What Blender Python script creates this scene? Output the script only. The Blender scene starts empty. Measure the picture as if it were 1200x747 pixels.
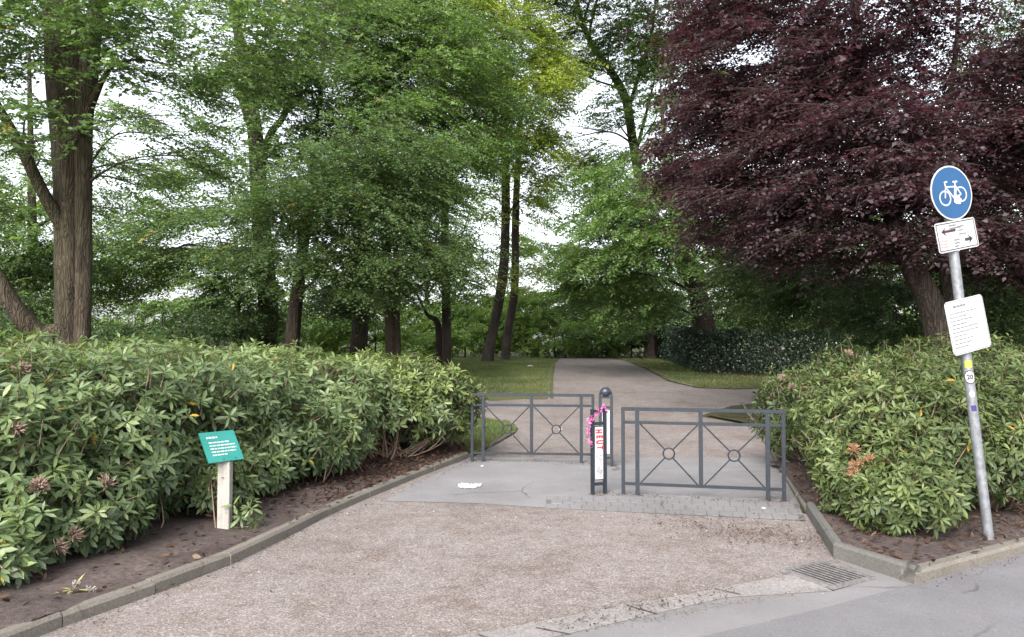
import bpy, bmesh, math, random
import numpy as np
from mathutils import Vector, Matrix, noise as mnoise

random.seed(7)
rng = np.random.default_rng(11)
scene = bpy.context.scene
COL = scene.collection
R = math.radians

# ------------------------------------------------------------------ camera
F_PX, CX, CY, CAM_H = 870.0, 600.0, 373.5, 1.56
PITCH = math.atan(29.5 / F_PX)
cam_d = bpy.data.cameras.new("camera")
cam_d.sensor_width = 36.0
cam_d.lens = F_PX / 1200.0 * 36.0
cam_d.clip_start, cam_d.clip_end = 0.05, 2000
cam = bpy.data.objects.new("camera", cam_d)
cam.location = (0, 0, CAM_H)
cam.rotation_euler = (math.pi / 2 + PITCH, 0, 0)
COL.objects.link(cam)
scene.camera = cam


def ray(px, py):
    u, v = (px - CX) / F_PX, (CY - py) / F_PX
    return np.array([u, math.cos(PITCH) - v * math.sin(PITCH), math.sin(PITCH) + v * math.cos(PITCH)])


def P(px, py, d):
    r = ray(px, py)
    return np.array([0, 0, CAM_H]) + r * (d / r[1])


def height(x, y):
    t = np.clip((np.asarray(y, float) - 11.0) / 29.0, 0, 1)
    return 0.7 * t * t * (3 - 2 * t)


def G(px, py):
    r = ray(px, py)
    lo, hi = 1.0, 200.0
    if r[2] >= 0:
        return P(px, py, 60)
    for d in np.linspace(2, 200, 1500):
        z = CAM_H + r[2] / r[1] * d
        if z <= height(0, d):
            hi = d
            break
        lo = d
    for _ in range(30):
        m = (lo + hi) / 2
        if CAM_H + r[2] / r[1] * m <= height(0, m):
            hi = m
        else:
            lo = m
    return P(px, py, hi)


# ------------------------------------------------------------------ materials
class NT:
    def __init__(self, name):
        self.m = bpy.data.materials.new(name)
        self.m.use_nodes = True
        self.t = self.m.node_tree
        self.b = self.t.nodes["Principled BSDF"]
        self.out = self.t.nodes["Material Output"]

    def n(self, kind, **kw):
        n = self.t.nodes.new(kind)
        for k, v in kw.items():
            if k.startswith("i_"):
                n.inputs[k[2:].replace("_", " ")].default_value = v
            else:
                setattr(n, k, v)
        return n

    def l(self, a, b):
        self.t.links.new(a, b)

    def coord(self, scale=(1, 1, 1)):
        c = self.n("ShaderNodeTexCoord")
        m = self.n("ShaderNodeMapping")
        m.inputs["Scale"].default_value = scale
        self.l(c.outputs["Object"], m.inputs["Vector"])
        return m.outputs[0]

    def noise(self, vec, scale, detail=4, rough=0.6):
        n = self.n("ShaderNodeTexNoise")
        n.inputs["Scale"].default_value = scale
        n.inputs["Detail"].default_value = detail
        n.inputs["Roughness"].default_value = rough
        self.l(vec, n.inputs["Vector"])
        return n.outputs["Fac"]

    def ramp(self, fac, stops):
        r = self.n("ShaderNodeValToRGB")
        e = r.color_ramp.elements
        while len(e) < len(stops):
            e.new(0.5)
        for el, (p, c) in zip(e, stops):
            el.position = p
            el.color = (*c, 1)
        self.l(fac, r.inputs["Fac"])
        return r.outputs["Color"]

    def mix(self, fac, a, b, mode="MIX"):
        m = self.n("ShaderNodeMix", data_type="RGBA", blend_type=mode)
        for s, v in ((m.inputs[0], fac), (m.inputs[6], a), (m.inputs[7], b)):
            if isinstance(v, (int, float)):
                s.default_value = v
            elif isinstance(v, tuple):
                s.default_value = (*v, 1)
            else:
                self.l(v, s)
        return m.outputs[2]

    def bump(self, h, strength=0.4, dist=0.01):
        b = self.n("ShaderNodeBump")
        b.inputs["Strength"].default_value = strength
        b.inputs["Distance"].default_value = dist
        self.l(h, b.inputs["Height"])
        self.l(b.outputs[0], self.b.inputs["Normal"])

    def base(self, c):
        if isinstance(c, tuple):
            self.b.inputs["Base Color"].default_value = (*c, 1)
        else:
            self.l(c, self.b.inputs["Base Color"])
        return self

    def set(self, rough=0.7, metal=0.0, spec=0.5):
        self.b.inputs["Roughness"].default_value = rough
        self.b.inputs["Metallic"].default_value = metal
        self.b.inputs["Specular IOR Level"].default_value = spec
        return self


def mat_plain(name, c, rough=0.6, metal=0.0, vary=0.25, scale=12.0, spec=0.4):
    t = NT(name)
    v = t.coord()
    f = t.noise(v, scale)
    dark = tuple(x * (1 - vary) for x in c)
    lite = tuple(min(1, x * (1 + vary)) for x in c)
    t.base(t.ramp(f, [(0.3, dark), (0.7, lite)])).set(rough, metal, spec)
    return t.m


def mat_leaf(name, stops, rough=0.5, trans=0.35, spec=0.4, tr_col=None):
    t = NT(name)
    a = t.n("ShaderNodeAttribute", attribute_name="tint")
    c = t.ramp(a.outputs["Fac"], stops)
    big = t.noise(t.coord(), 0.9, 3)
    c = t.mix(1.0, c, t.ramp(big, [(0.3, (0.72, 0.76, 0.74)), (0.7, (1.2, 1.18, 1.05))]), "MULTIPLY")
    t.base(c).set(rough, 0, spec)
    tr = t.n("ShaderNodeBsdfTranslucent")
    c2 = t.mix(1.0, c, tr_col or (1.35, 1.5, 0.7), "MULTIPLY")
    t.l(c2, tr.inputs["Color"])
    mx = t.n("ShaderNodeMixShader")
    mx.inputs[0].default_value = trans
    t.l(t.b.outputs[0], mx.inputs[1])
    t.l(tr.outputs[0], mx.inputs[2])
    t.l(mx.outputs[0], t.out.inputs["Surface"])
    return t.m


def mat_bark(name, dark, lite, zs=0.22, green=0.0):
    t = NT(name)
    v = t.coord((1, 1, zs))
    f = t.noise(v, 14, 6, 0.65)
    c = t.ramp(f, [(0.32, dark), (0.68, lite)])
    f2 = t.noise(t.coord((1, 1, 0.5)), 2.2, 4)
    c = t.mix(t.ramp(f2, [(0.45, (0, 0, 0)), (0.7, (0.6, 0.6, 0.6))]), c, tuple(x * 1.5 for x in lite))
    if green:
        f3 = t.noise(t.coord((1, 1, 0.3)), 1.3, 4)
        c = t.mix(t.ramp(f3, [(0.4, (0, 0, 0)), (0.75, (green,) * 3)]), c, (0.07, 0.085, 0.035))
    t.base(c).set(0.9, 0, 0.2)
    vo = t.n("ShaderNodeTexVoronoi", feature="DISTANCE_TO_EDGE")
    vo.inputs["Scale"].default_value = 21
    wv = t.coord((1, 1, 0.16))
    wob = t.n("ShaderNodeTexNoise")
    wob.inputs["Scale"].default_value = 5
    t.l(wv, wob.inputs["Vector"])
    t.l(t.mix(0.3, wv, wob.outputs["Color"], "ADD"), vo.inputs["Vector"])
    fur = t.ramp(vo.outputs["Distance"], [(0.0, (0, 0, 0)), (0.16, (1, 1, 1))])
    f4 = t.noise(t.coord((1, 1, 0.25)), 40, 5, 0.75)
    t.bump(t.mix(0.4, fur, f4), 1.0, 0.03)
    c = t.mix(1.0, c, t.ramp(vo.outputs["Distance"], [(0.0, (0.74, 0.72, 0.7)), (0.16, (1.04, 1.04, 1.04))]), "MULTIPLY")
    c = t.mix(t.ramp(t.noise(t.coord(), 6, 4, 0.7), [(0.62, (0, 0, 0)), (0.7, (0.45, 0.45, 0.45))]), c, tuple(x * 1.7 for x in lite))
    t.base(c)
    return t.m


def mat_gravel():
    t = NT("path gravel")
    v = t.coord()
    vo = t.n("ShaderNodeTexVoronoi")
    vo.inputs["Scale"].default_value = 120
    t.l(v, vo.inputs["Vector"])
    sep = t.n("ShaderNodeSeparateColor")
    t.l(vo.outputs["Color"], sep.inputs[0])
    c = t.ramp(sep.outputs[0], [(0.0, (0.112, 0.098, 0.092)), (0.35, (0.164, 0.146, 0.139)), (0.75, (0.204, 0.185, 0.178)), (0.97, (0.3, 0.282, 0.273))])
    n1 = t.noise(v, 0.8, 6, 0.65)
    c = t.mix(1.0, c, t.ramp(n1, [(0.28, (0.74, 0.69, 0.67)), (0.45, (0.98, 0.96, 0.96)), (0.72, (1.1, 1.09, 1.1))]), "MULTIPLY")
    n3 = t.noise(t.coord((1.0, 0.28, 1)), 1.6, 4, 0.6)
    c = t.mix(1.0, c, t.ramp(n3, [(0.3, (0.88, 0.86, 0.85)), (0.55, (1.0, 1.0, 1.0)), (0.75, (1.06, 1.06, 1.07))]), "MULTIPLY")
    n4 = t.noise(v, 1.5, 6, 0.72)
    c = t.mix(t.ramp(n4, [(0.52, (0, 0, 0)), (0.66, (0.55, 0.55, 0.55))]), c, t.mix(1.0, c, (0.72, 0.62, 0.54), "MULTIPLY"))
    n2 = t.noise(v, 7, 5, 0.7)
    c = t.mix(1.0, c, t.ramp(n2, [(0.3, (0.78, 0.74, 0.72)), (0.6, (1.06, 1.05, 1.05))]), "MULTIPLY")
    t.base(c).set(0.92, 0, 0.2)
    h = t.noise(v, 60, 3, 0.7)
    t.bump(h, 0.5, 0.008)
    return t.m


def mat_asphalt(name, base, seam=False, fine=160):
    t = NT(name)
    v = t.coord()
    f = t.noise(v, fine, 4, 0.7)
    c = t.ramp(f, [(0.3, tuple(x * 0.7 for x in base)), (0.7, tuple(x * 1.3 for x in base))])
    f2 = t.noise(v, 1.1, 6, 0.65)
    c = t.mix(1.0, c, t.ramp(f2, [(0.3, (0.82, 0.8, 0.8)), (0.7, (1.12, 1.11, 1.12))]), "MULTIPLY")
    f3 = t.noise(v, 4.0, 6, 0.75)
    c = t.mix(t.ramp(f3, [(0.56, (0, 0, 0)), (0.78, (0.55, 0.55, 0.55))]), c, (0.13, 0.108, 0.097))
    vo = t.n("ShaderNodeTexVoronoi", feature="DISTANCE_TO_EDGE")
    vo.inputs["Scale"].default_value = 0.75
    wob = t.n("ShaderNodeTexNoise")
    wob.inputs["Scale"].default_value = 2.5
    wob.inputs["Detail"].default_value = 6
    t.l(v, wob.inputs["Vector"])
    t.l(t.mix(0.22, v, wob.outputs["Color"], "ADD"), vo.inputs["Vector"])
    crack = t.ramp(vo.outputs["Distance"], [(0.004, (0.75,) * 3), (0.011, (0, 0, 0))])
    msk = t.ramp(t.noise(v, 0.6, 3), [(0.5, (0, 0, 0)), (0.6, (1, 1, 1))])
    c = t.mix(t.mix(1.0, crack, msk, "MULTIPLY"), c, tuple(x * 0.35 for x in base))
    sp = t.noise(v, 28, 2, 0.5)
    c = t.mix(t.ramp(sp, [(0.66, (0, 0, 0)), (0.74, (0.5, 0.5, 0.5))]), c, tuple(x * 0.55 for x in base))
    sp2 = t.noise(v, 45, 2, 0.5)
    c = t.mix(t.ramp(sp2, [(0.7, (0, 0, 0)), (0.76, (0.6, 0.6, 0.6))]), c, tuple(min(1, x * 1.7) for x in base))
    t.base(c).set(0.88, 0, 0.25)
    t.bump(f, 0.5, 0.006)
    return t.m


def mat_soil(name, dark, lite):
    t = NT(name)
    v = t.coord()
    f = t.noise(v, 22, 8, 0.75)
    c = t.ramp(f, [(0.3, dark), (0.7, lite)])
    f2 = t.noise(v, 1.7, 5)
    c = t.mix(1.0, c, t.ramp(f2, [(0.3, (0.7, 0.68, 0.68)), (0.7, (1.2, 1.17, 1.15))]), "MULTIPLY")
    t.base(c).set(0.95, 0, 0.15)
    t.bump(f, 0.9, 0.03)
    return t.m


def mat_lawn():
    t = NT("lawn turf")
    v = t.coord()
    f = t.noise(v, 30, 6, 0.7)
    c = t.ramp(f, [(0.3, (0.055, 0.07, 0.026)), (0.7, (0.11, 0.13, 0.05))])
    f2 = t.noise(v, 0.7, 5, 0.7)
    c = t.mix(t.ramp(f2, [(0.42, (0, 0, 0)), (0.62, (0.8, 0.8, 0.8))]), c, (0.13, 0.105, 0.06))
    t.base(c).set(0.95, 0, 0.1)
    t.bump(f, 0.8, 0.03)
    return t.m


M = {}
M["gravel"] = mat_gravel()
M["asphalt"] = mat_asphalt("gate asphalt", (0.185, 0.183, 0.188))
M["sidewalk"] = mat_asphalt("pavement asphalt", (0.142, 0.14, 0.147))
M["band"] = mat_asphalt("worn asphalt band", (0.178, 0.173, 0.175))
M["band_dark"] = mat_asphalt("sandy joints", (0.115, 0.108, 0.105))
M["concrete"] = mat_asphalt("edge concrete", (0.215, 0.205, 0.2), fine=60)
M["kerb"] = mat_asphalt("kerb concrete", (0.15, 0.137, 0.118), fine=70)
M["kerb_dark"] = mat_asphalt("dark kerb concrete", (0.105, 0.104, 0.095), fine=70)
M["soil"] = mat_soil("bed soil", (0.05, 0.04, 0.037), (0.15, 0.122, 0.115))
M["forest"] = mat_soil("woodland floor", (0.03, 0.032, 0.015), (0.085, 0.08, 0.04))
M["lawn"] = mat_lawn()
M["paver"] = mat_asphalt("small paving blocks", (0.17, 0.167, 0.17), fine=80)
def mat_iron():
    t = NT("painted iron")
    v = t.coord()
    c = t.ramp(t.noise(v, 20, 4), [(0.3, (0.013, 0.017, 0.024)), (0.7, (0.022, 0.028, 0.038))])
    c = t.mix(t.ramp(t.noise(v, 38, 5, 0.7), [(0.63, (0, 0, 0)), (0.7, (0.8, 0.8, 0.8))]), c, (0.085, 0.088, 0.092))
    c = t.mix(t.ramp(t.noise(v, 24, 5, 0.75), [(0.68, (0, 0, 0)), (0.73, (0.9, 0.9, 0.9))]), c, (0.06, 0.03, 0.018))
    t.base(c).set(0.5, 0.15, 0.4)
    t.bump(t.noise(v, 60, 3), 0.25, 0.002)
    return t.m


M["iron"] = mat_iron()
M["iron_worn"] = mat_plain("dark painted iron", (0.05, 0.056, 0.07), 0.5, 0.2, 0.35, 30)
M["galv"] = mat_plain("galvanised steel", (0.22, 0.232, 0.25), 0.5, 0.5, 0.3, 22)
M["white"] = mat_plain("white sign face", (0.38, 0.38, 0.39), 0.4, 0, 0.05, 5)
M["blue"] = mat_plain("blue sign face", (0.01, 0.06, 0.155), 0.35, 0, 0.08, 6)
M["black"] = mat_plain("black print", (0.03, 0.03, 0.035), 0.5)
M["grey_print"] = mat_plain("faded grey print", (0.13, 0.13, 0.145), 0.5)
M["red_print"] = mat_plain("red print", (0.4, 0.02, 0.035), 0.5, 0, 0.3, 60)
M["pale_red"] = mat_plain("faded red print", (0.42, 0.2, 0.21), 0.5)
M["yellow"] = mat_plain("yellow sticker", (0.3, 0.32, 0.07), 0.5)
M["purple_ink"] = mat_plain("purple sticker", (0.05, 0.03, 0.16), 0.5)
M["pink"] = mat_plain("pink ribbon foil", (0.5, 0.13, 0.33), 0.35, 0, 0.35, 30)
M["teal"] = mat_plain("green sign board", (0.018, 0.165, 0.142), 0.22, 0, 0.12, 5, 0.6)
M["teal_edge"] = mat_plain("sign board back", (0.02, 0.1, 0.09), 0.4)
def mat_wood():
    t = NT("weathered pale wood")
    f = t.noise(t.coord((1, 1, 0.04)), 60, 4, 0.6)
    c = t.ramp(f, [(0.3, (0.27, 0.255, 0.235)), (0.7, (0.4, 0.38, 0.355))])
    c = t.mix(t.ramp(t.noise(t.coord(), 9, 5, 0.7), [(0.5, (0, 0, 0)), (0.75, (0.5, 0.5, 0.5))]), c, (0.17, 0.15, 0.12))
    t.base(c).set(0.85, 0, 0.2)
    t.bump(f, 0.3, 0.004)
    return t.m


M["wood"] = mat_wood()
M["bark_beech"] = mat_bark("brown grey bark", (0.024, 0.019, 0.013), (0.075, 0.06, 0.043), 0.13, 0.5)
M["bark_dark"] = mat_bark("dark bark", (0.025, 0.019, 0.017), (0.065, 0.05, 0.044), 0.2, 0.2)
M["bark_brown"] = mat_bark("reddish bark", (0.028, 0.02, 0.017), (0.07, 0.05, 0.042), 0.2, 0.2)
M["twig"] = mat_plain("twig bark", (0.035, 0.026, 0.021), 0.9)
M["twig_pale"] = mat_plain("pale shrub stems", (0.2, 0.14, 0.105), 0.85)
M["litter"] = mat_leaf("fallen leaves", [(0, (0.04, 0.022, 0.018)), (0.5, (0.075, 0.04, 0.029)), (0.85, (0.12, 0.074, 0.05)), (1, (0.24, 0.2, 0.165))], 0.8, 0.1, 0.2, (1, 1, 1))
M["stone"] = mat_leaf("loose stones", [(0, (0.1, 0.083, 0.08)), (0.5, (0.18, 0.155, 0.15)), (1, (0.36, 0.34, 0.33))], 0.85, 0.0, 0.2, (1, 1, 1))
M["blade"] = mat_leaf("grass blades", [(0, (0.055, 0.08, 0.026)), (0.5, (0.11, 0.145, 0.05)), (1, (0.22, 0.19, 0.1))], 0.7, 0.25)
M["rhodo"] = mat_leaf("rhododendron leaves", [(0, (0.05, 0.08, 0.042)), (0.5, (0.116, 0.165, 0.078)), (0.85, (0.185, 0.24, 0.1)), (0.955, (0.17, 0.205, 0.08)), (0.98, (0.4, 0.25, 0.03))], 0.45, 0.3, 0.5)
M["rhodo_yellow"] = mat_leaf("yellow green rhododendron leaves", [(0, (0.05, 0.078, 0.033)), (0.5, (0.1, 0.14, 0.05)), (0.85, (0.155, 0.2, 0.066)), (0.965, (0.19, 0.235, 0.08)), (0.99, (0.4, 0.25, 0.03))], 0.42, 0.22, 0.6)
M["rhodo_right"] = mat_leaf("light green rhododendron leaves", [(0, (0.034, 0.054, 0.022)), (0.5, (0.078, 0.11, 0.04)), (0.85, (0.13, 0.165, 0.058)), (0.965, (0.16, 0.195, 0.068)), (0.99, (0.36, 0.22, 0.03))], 0.5, 0.25, 0.4)
M["truss"] = mat_plain("faded flower brown", (0.24, 0.165, 0.13), 0.9, 0, 0.4, 40)
M["truss_orange"] = mat_plain("faded flower orange", (0.24, 0.13, 0.07), 0.9, 0, 0.4, 40)
M["leaf_beech"] = mat_leaf("fine mid green leaves", [(0, (0.06, 0.105, 0.045)), (0.6, (0.138, 0.212, 0.088)), (0.97, (0.22, 0.295, 0.125)), (1, (0.3, 0.24, 0.06))], 0.5, 0.4)
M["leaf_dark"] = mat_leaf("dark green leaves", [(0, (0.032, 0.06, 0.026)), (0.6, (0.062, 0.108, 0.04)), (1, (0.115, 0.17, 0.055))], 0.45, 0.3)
M["leaf_mid"] = mat_leaf("green leaves", [(0, (0.056, 0.102, 0.038)), (0.6, (0.132, 0.212, 0.07)), (0.98, (0.215, 0.295, 0.1)), (1, (0.34, 0.25, 0.06))], 0.5, 0.42)
M["leaf_sunlit"] = mat_leaf("sunlit yellow green leaves", [(0, (0.13, 0.17, 0.04)), (0.6, (0.26, 0.31, 0.075)), (0.95, (0.36, 0.39, 0.11)), (1, (0.42, 0.3, 0.06))], 0.5, 0.5)  # sun on the upper middle crown put into the leaf colour
M["leaf_purple"] = mat_leaf("purple leaves", [(0, (0.032, 0.02, 0.026)), (0.6, (0.064, 0.038, 0.05)), (0.93, (0.105, 0.074, 0.094)), (1, (0.08, 0.12, 0.05))], 0.5, 0.4, 0.45, (1.7, 0.75, 0.85))
M["leaf_holly"] = mat_leaf("glossy hedge leaves", [(0, (0.012, 0.026, 0.016)), (0.7, (0.024, 0.045, 0.028)), (1, (0.05, 0.08, 0.05))], 0.3, 0.08, 0.6)
M["leaf_far_sunlit"] = mat_leaf("far sunlit foliage", [(0, (0.08, 0.135, 0.04)), (0.6, (0.17, 0.255, 0.075)), (1, (0.32, 0.38, 0.12))], 0.5, 0.5)  # sunlit brightness behind the trunks painted into these greens
M["grate"] = mat_plain("rusty cast iron", (0.2, 0.19, 0.19), 0.6, 0.4, 0.35, 30)
M["pit_shade"] = mat_plain("drain shade black", (0.012, 0.011, 0.01), 0.95)  # shade inside the drain painted as a flat black plate, no hole below
M["paper"] = mat_plain("white paper", (0.33, 0.33, 0.335), 0.8, 0, 0.05, 20)
M["rock"] = mat_soil("grey rock", (0.1, 0.11, 0.13), (0.22, 0.23, 0.25))
M["rubber"] = mat_plain("dark lamp dome", (0.03, 0.035, 0.05), 0.25)
M["dry"] = mat_plain("dried pale florets", (0.3, 0.28, 0.26), 0.9)
M["stalk"] = mat_plain("yellow green stalk", (0.25, 0.24, 0.09), 0.8)


# ------------------------------------------------------------------ object helpers
def meta(o, label=None, cat=None, group=None, kind=None):
    if label: o["label"] = label
    if cat: o["category"] = cat
    if group: o["group"] = group
    if kind: o["kind"] = kind
    return o


def empty(name, loc=(0, 0, 0)):
    o = bpy.data.objects.new(name, None)
    o.empty_display_size = 0.2
    o.location = loc
    COL.objects.link(o)
    return o


def link(name, me, mat, parent=None):
    o = bpy.data.objects.new(name, me)
    me.materials.append(mat)
    COL.objects.link(o)
    if parent is not None:
        o.parent = parent
        o.matrix_parent_inverse = Matrix.Translation(-Vector(parent.location))
    return o


def np_mesh(name, V, Fc, tint=None, smooth=False):
    """V (n,3), Fc (m,k) faces all with k corners, tint per face."""
    me = bpy.data.meshes.new(name)
    V = np.ascontiguousarray(V, np.float32)
    Fc = np.ascontiguousarray(Fc, np.int32)
    m, k = Fc.shape
    me.vertices.add(len(V))
    me.vertices.foreach_set("co", V.ravel())
    me.loops.add(m * k)
    me.loops.foreach_set("vertex_index", Fc.ravel())
    me.polygons.add(m)
    me.polygons.foreach_set("loop_start", np.arange(0, m * k, k, dtype=np.int32))
    if smooth:
        me.polygons.foreach_set("use_smooth", np.ones(m, bool))
    if tint is not None:
        a = me.attributes.new("tint", "FLOAT", "FACE")
        a.data.foreach_set("value", np.ascontiguousarray(tint, np.float32))
    me.update(calc_edges=True)
    return me


def bm_obj(name, bm, mat, parent=None, smooth=False, bevel=0.0):
    if bevel:
        bmesh.ops.bevel(bm, geom=list(bm.edges), offset=bevel, segments=2, affect="EDGES", clamp_overlap=True)
    me = bpy.data.meshes.new(name)
    bm.to_mesh(me)
    bm.free()
    if smooth:
        me.polygons.foreach_set("use_smooth", np.ones(len(me.polygons), bool))
    return link(name, me, mat, parent)


def unit(a):
    return a / np.maximum(np.linalg.norm(a, axis=-1, keepdims=True), 1e-9)


def bar(bm, a, b, w, h=None, up=(0, 0, 1)):
    """square section bar from a to b."""
    a, b = Vector(a), Vector(b)
    d = (b - a).normalized()
    u = Vector(up)
    if abs(d.dot(u)) > 0.95:
        u = Vector((0, 1, 0))
    s = d.cross(u).normalized()
    u = s.cross(d).normalized()
    h = h or w
    vs = []
    for p in (a, b):
        for x, y in ((-1, -1), (1, -1), (1, 1), (-1, 1)):
            vs.append(bm.verts.new(p + s * (x * w / 2) + u * (y * h / 2)))
    for f in ((3, 2, 1, 0), (4, 5, 6, 7), (0, 1, 5, 4), (1, 2, 6, 5), (2, 3, 7, 6), (3, 0, 4, 7)):
        bm.faces.new([vs[i] for i in f])


def bar_axes(bm, a, b, sx, w, h):
    """bar with explicit side direction sx (horizontal)."""
    a, b, s = Vector(a), Vector(b), Vector(sx).normalized()
    d = (b - a).normalized()
    u = s.cross(d).normalized()
    vs = []
    for p in (a, b):
        for x, y in ((-1, -1), (1, -1), (1, 1), (-1, 1)):
            vs.append(bm.verts.new(p + s * (x * w / 2) + u * (y * h / 2)))
    for f in ((3, 2, 1, 0), (4, 5, 6, 7), (0, 1, 5, 4), (1, 2, 6, 5), (2, 3, 7, 6), (3, 0, 4, 7)):
        bm.faces.new([vs[i] for i in f])
    bmesh.ops.recalc_face_normals(bm, faces=bm.faces[:])


def spline(pts, n):
    """Catmull-Rom through rows of any width."""
    p = np.asarray(pts, float)
    if len(p) == 2:
        t = np.linspace(0, 1, n)[:, None]
        return p[0] * (1 - t) + p[1] * t
    q = np.vstack([2 * p[0] - p[1], p, 2 * p[-1] - p[-2]])
    out = []
    for t in np.linspace(0, len(p) - 1 - 1e-6, n):
        i = int(t)
        f = t - i
        a, b, c, d = q[i:i + 4]
        out.append(0.5 * ((2 * b) + (c - a) * f + (2 * a - 5 * b + 4 * c - d) * f ** 2 + (3 * b - a - 3 * c + d) * f ** 3))
    return np.array(out)


class Tubes:
    """collects tubes (quads) in one mesh"""
    def __init__(self):
        self.v, self.f, self.n = [], [], 0

    def add(self, path, rad, seg=8, rough=0.0, flute=0):
        path = np.asarray(path, float)
        rad = np.asarray(rad, float)
        n = len(path)
        tan = unit(np.gradient(path, axis=0))
        ref = np.array([0.0, 1.0, 0.0]) if abs(tan[0][1]) < 0.9 else np.array([1.0, 0, 0])
        s = unit(np.cross(tan, ref))
        u = np.cross(s, tan)
        ang = np.linspace(0, 2 * np.pi, seg, endpoint=False)
        ring = (np.cos(ang)[None, :, None] * s[:, None, :] + np.sin(ang)[None, :, None] * u[:, None, :])
        r = rad[:, None] * np.ones((1, seg))
        if rough:
            off = rng.uniform(0, 50)
            for i in range(n):
                for j in range(seg):
                    q = path[i] * 1.0 + ring[i, j] * 1.3
                    r[i, j] *= 1 + rough * mnoise.noise(Vector((q[0] + off, q[1], q[2] * 0.45)))
            if flute:
                r *= 1 + 0.07 * np.sin(ang * flute + off)[None, :]
        V = path[:, None, :] + ring * r[:, :, None]
        self.v.append(V.reshape(-1, 3))
        i = np.arange(n - 1)[:, None] * seg
        j = np.arange(seg)[None, :]
        a = i + j
        b = i + (j + 1) % seg
        f = np.stack([a, b, b + seg, a + seg], -1).reshape(-1, 4) + self.n
        self.f.append(f)
        self.n += n * seg

    def many(self, A, B, ra, rb):
        """three sided prisms from A to B, vectorised"""
        A, B = np.asarray(A, float), np.asarray(B, float)
        N = len(A)
        if N == 0:
            return
        d = unit(B - A)
        s = unit(np.cross(d, np.array([0.31, 0.52, 0.8])))
        u = np.cross(s, d)
        ang = np.array([0, 2.094, 4.189])
        ring = np.cos(ang)[None, :, None] * s[:, None, :] + np.sin(ang)[None, :, None] * u[:, None, :]
        ra = np.broadcast_to(ra, (N,))[:, None, None]
        rb = np.broadcast_to(rb, (N,))[:, None, None]
        V = np.concatenate([A[:, None, :] + ring * ra, B[:, None, :] + ring * rb], 1)
        self.v.append(V.reshape(-1, 3))
        base = np.arange(N)[:, None] * 6
        tmpl = np.array([[0, 1, 4, 3], [1, 2, 5, 4], [2, 0, 3, 5]])
        self.f.append((base[:, None, :] + tmpl[None]).reshape(-1, 4) + self.n)
        self.n += N * 6

    def build(self, name, mat, parent=None):
        me = np_mesh(name, np.vstack(self.v), np.vstack(self.f), smooth=True)
        return link(name, me, mat, parent)


DIAMOND_F = np.array([[0, 1, 2, 3]])
RHODO_F = np.array([[0, 2, 1], [0, 3, 2], [1, 2, 5], [1, 5, 4], [2, 3, 6], [2, 6, 5], [4, 5, 7], [5, 6, 7]])


def leaves(pos, d, nrm, L, W, style="diamond", fold=0.18, curl=0.12):
    d = unit(d)
    nrm = unit(nrm - (nrm * d).sum(-1, keepdims=True) * d)
    s = np.cross(d, nrm)
    L = L[:, None]
    W = W[:, None]
    N = len(pos)
    if style == "diamond":
        a = pos
        b = pos + d * L * 0.45 + s * W / 2 + nrm * W * fold
        c = pos + d * L - nrm * L * curl
        e = pos + d * L * 0.45 - s * W / 2 + nrm * W * fold
        V = np.stack([a, b, c, e], 1).reshape(-1, 3)
        Fc = (np.arange(N)[:, None, None] * 4 + DIAMOND_F[None]).reshape(-1, 4)
        return V, Fc, 1
    rows = []
    def pt(t, side):
        w = {0.32: 0.43, 0.68: 0.5}[t]
        return pos + d * L * t - nrm * L * curl * t * t + s * W * w * side + nrm * W * fold * abs(side)
    V = np.stack([pos, pt(.32, -1), pt(.32, 0), pt(.32, 1), pt(.68, -1), pt(.68, 0), pt(.68, 1), pos + d * L - nrm * L * curl], 1).reshape(-1, 3)
    Fc = (np.arange(N)[:, None, None] * 8 + RHODO_F[None]).reshape(-1, 3)
    return V, Fc, 8


def ball(n, power=2.2):
    v = unit(rng.normal(size=(n, 3)))
    return v * (rng.random(n) ** (1 / power))[:, None]


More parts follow.
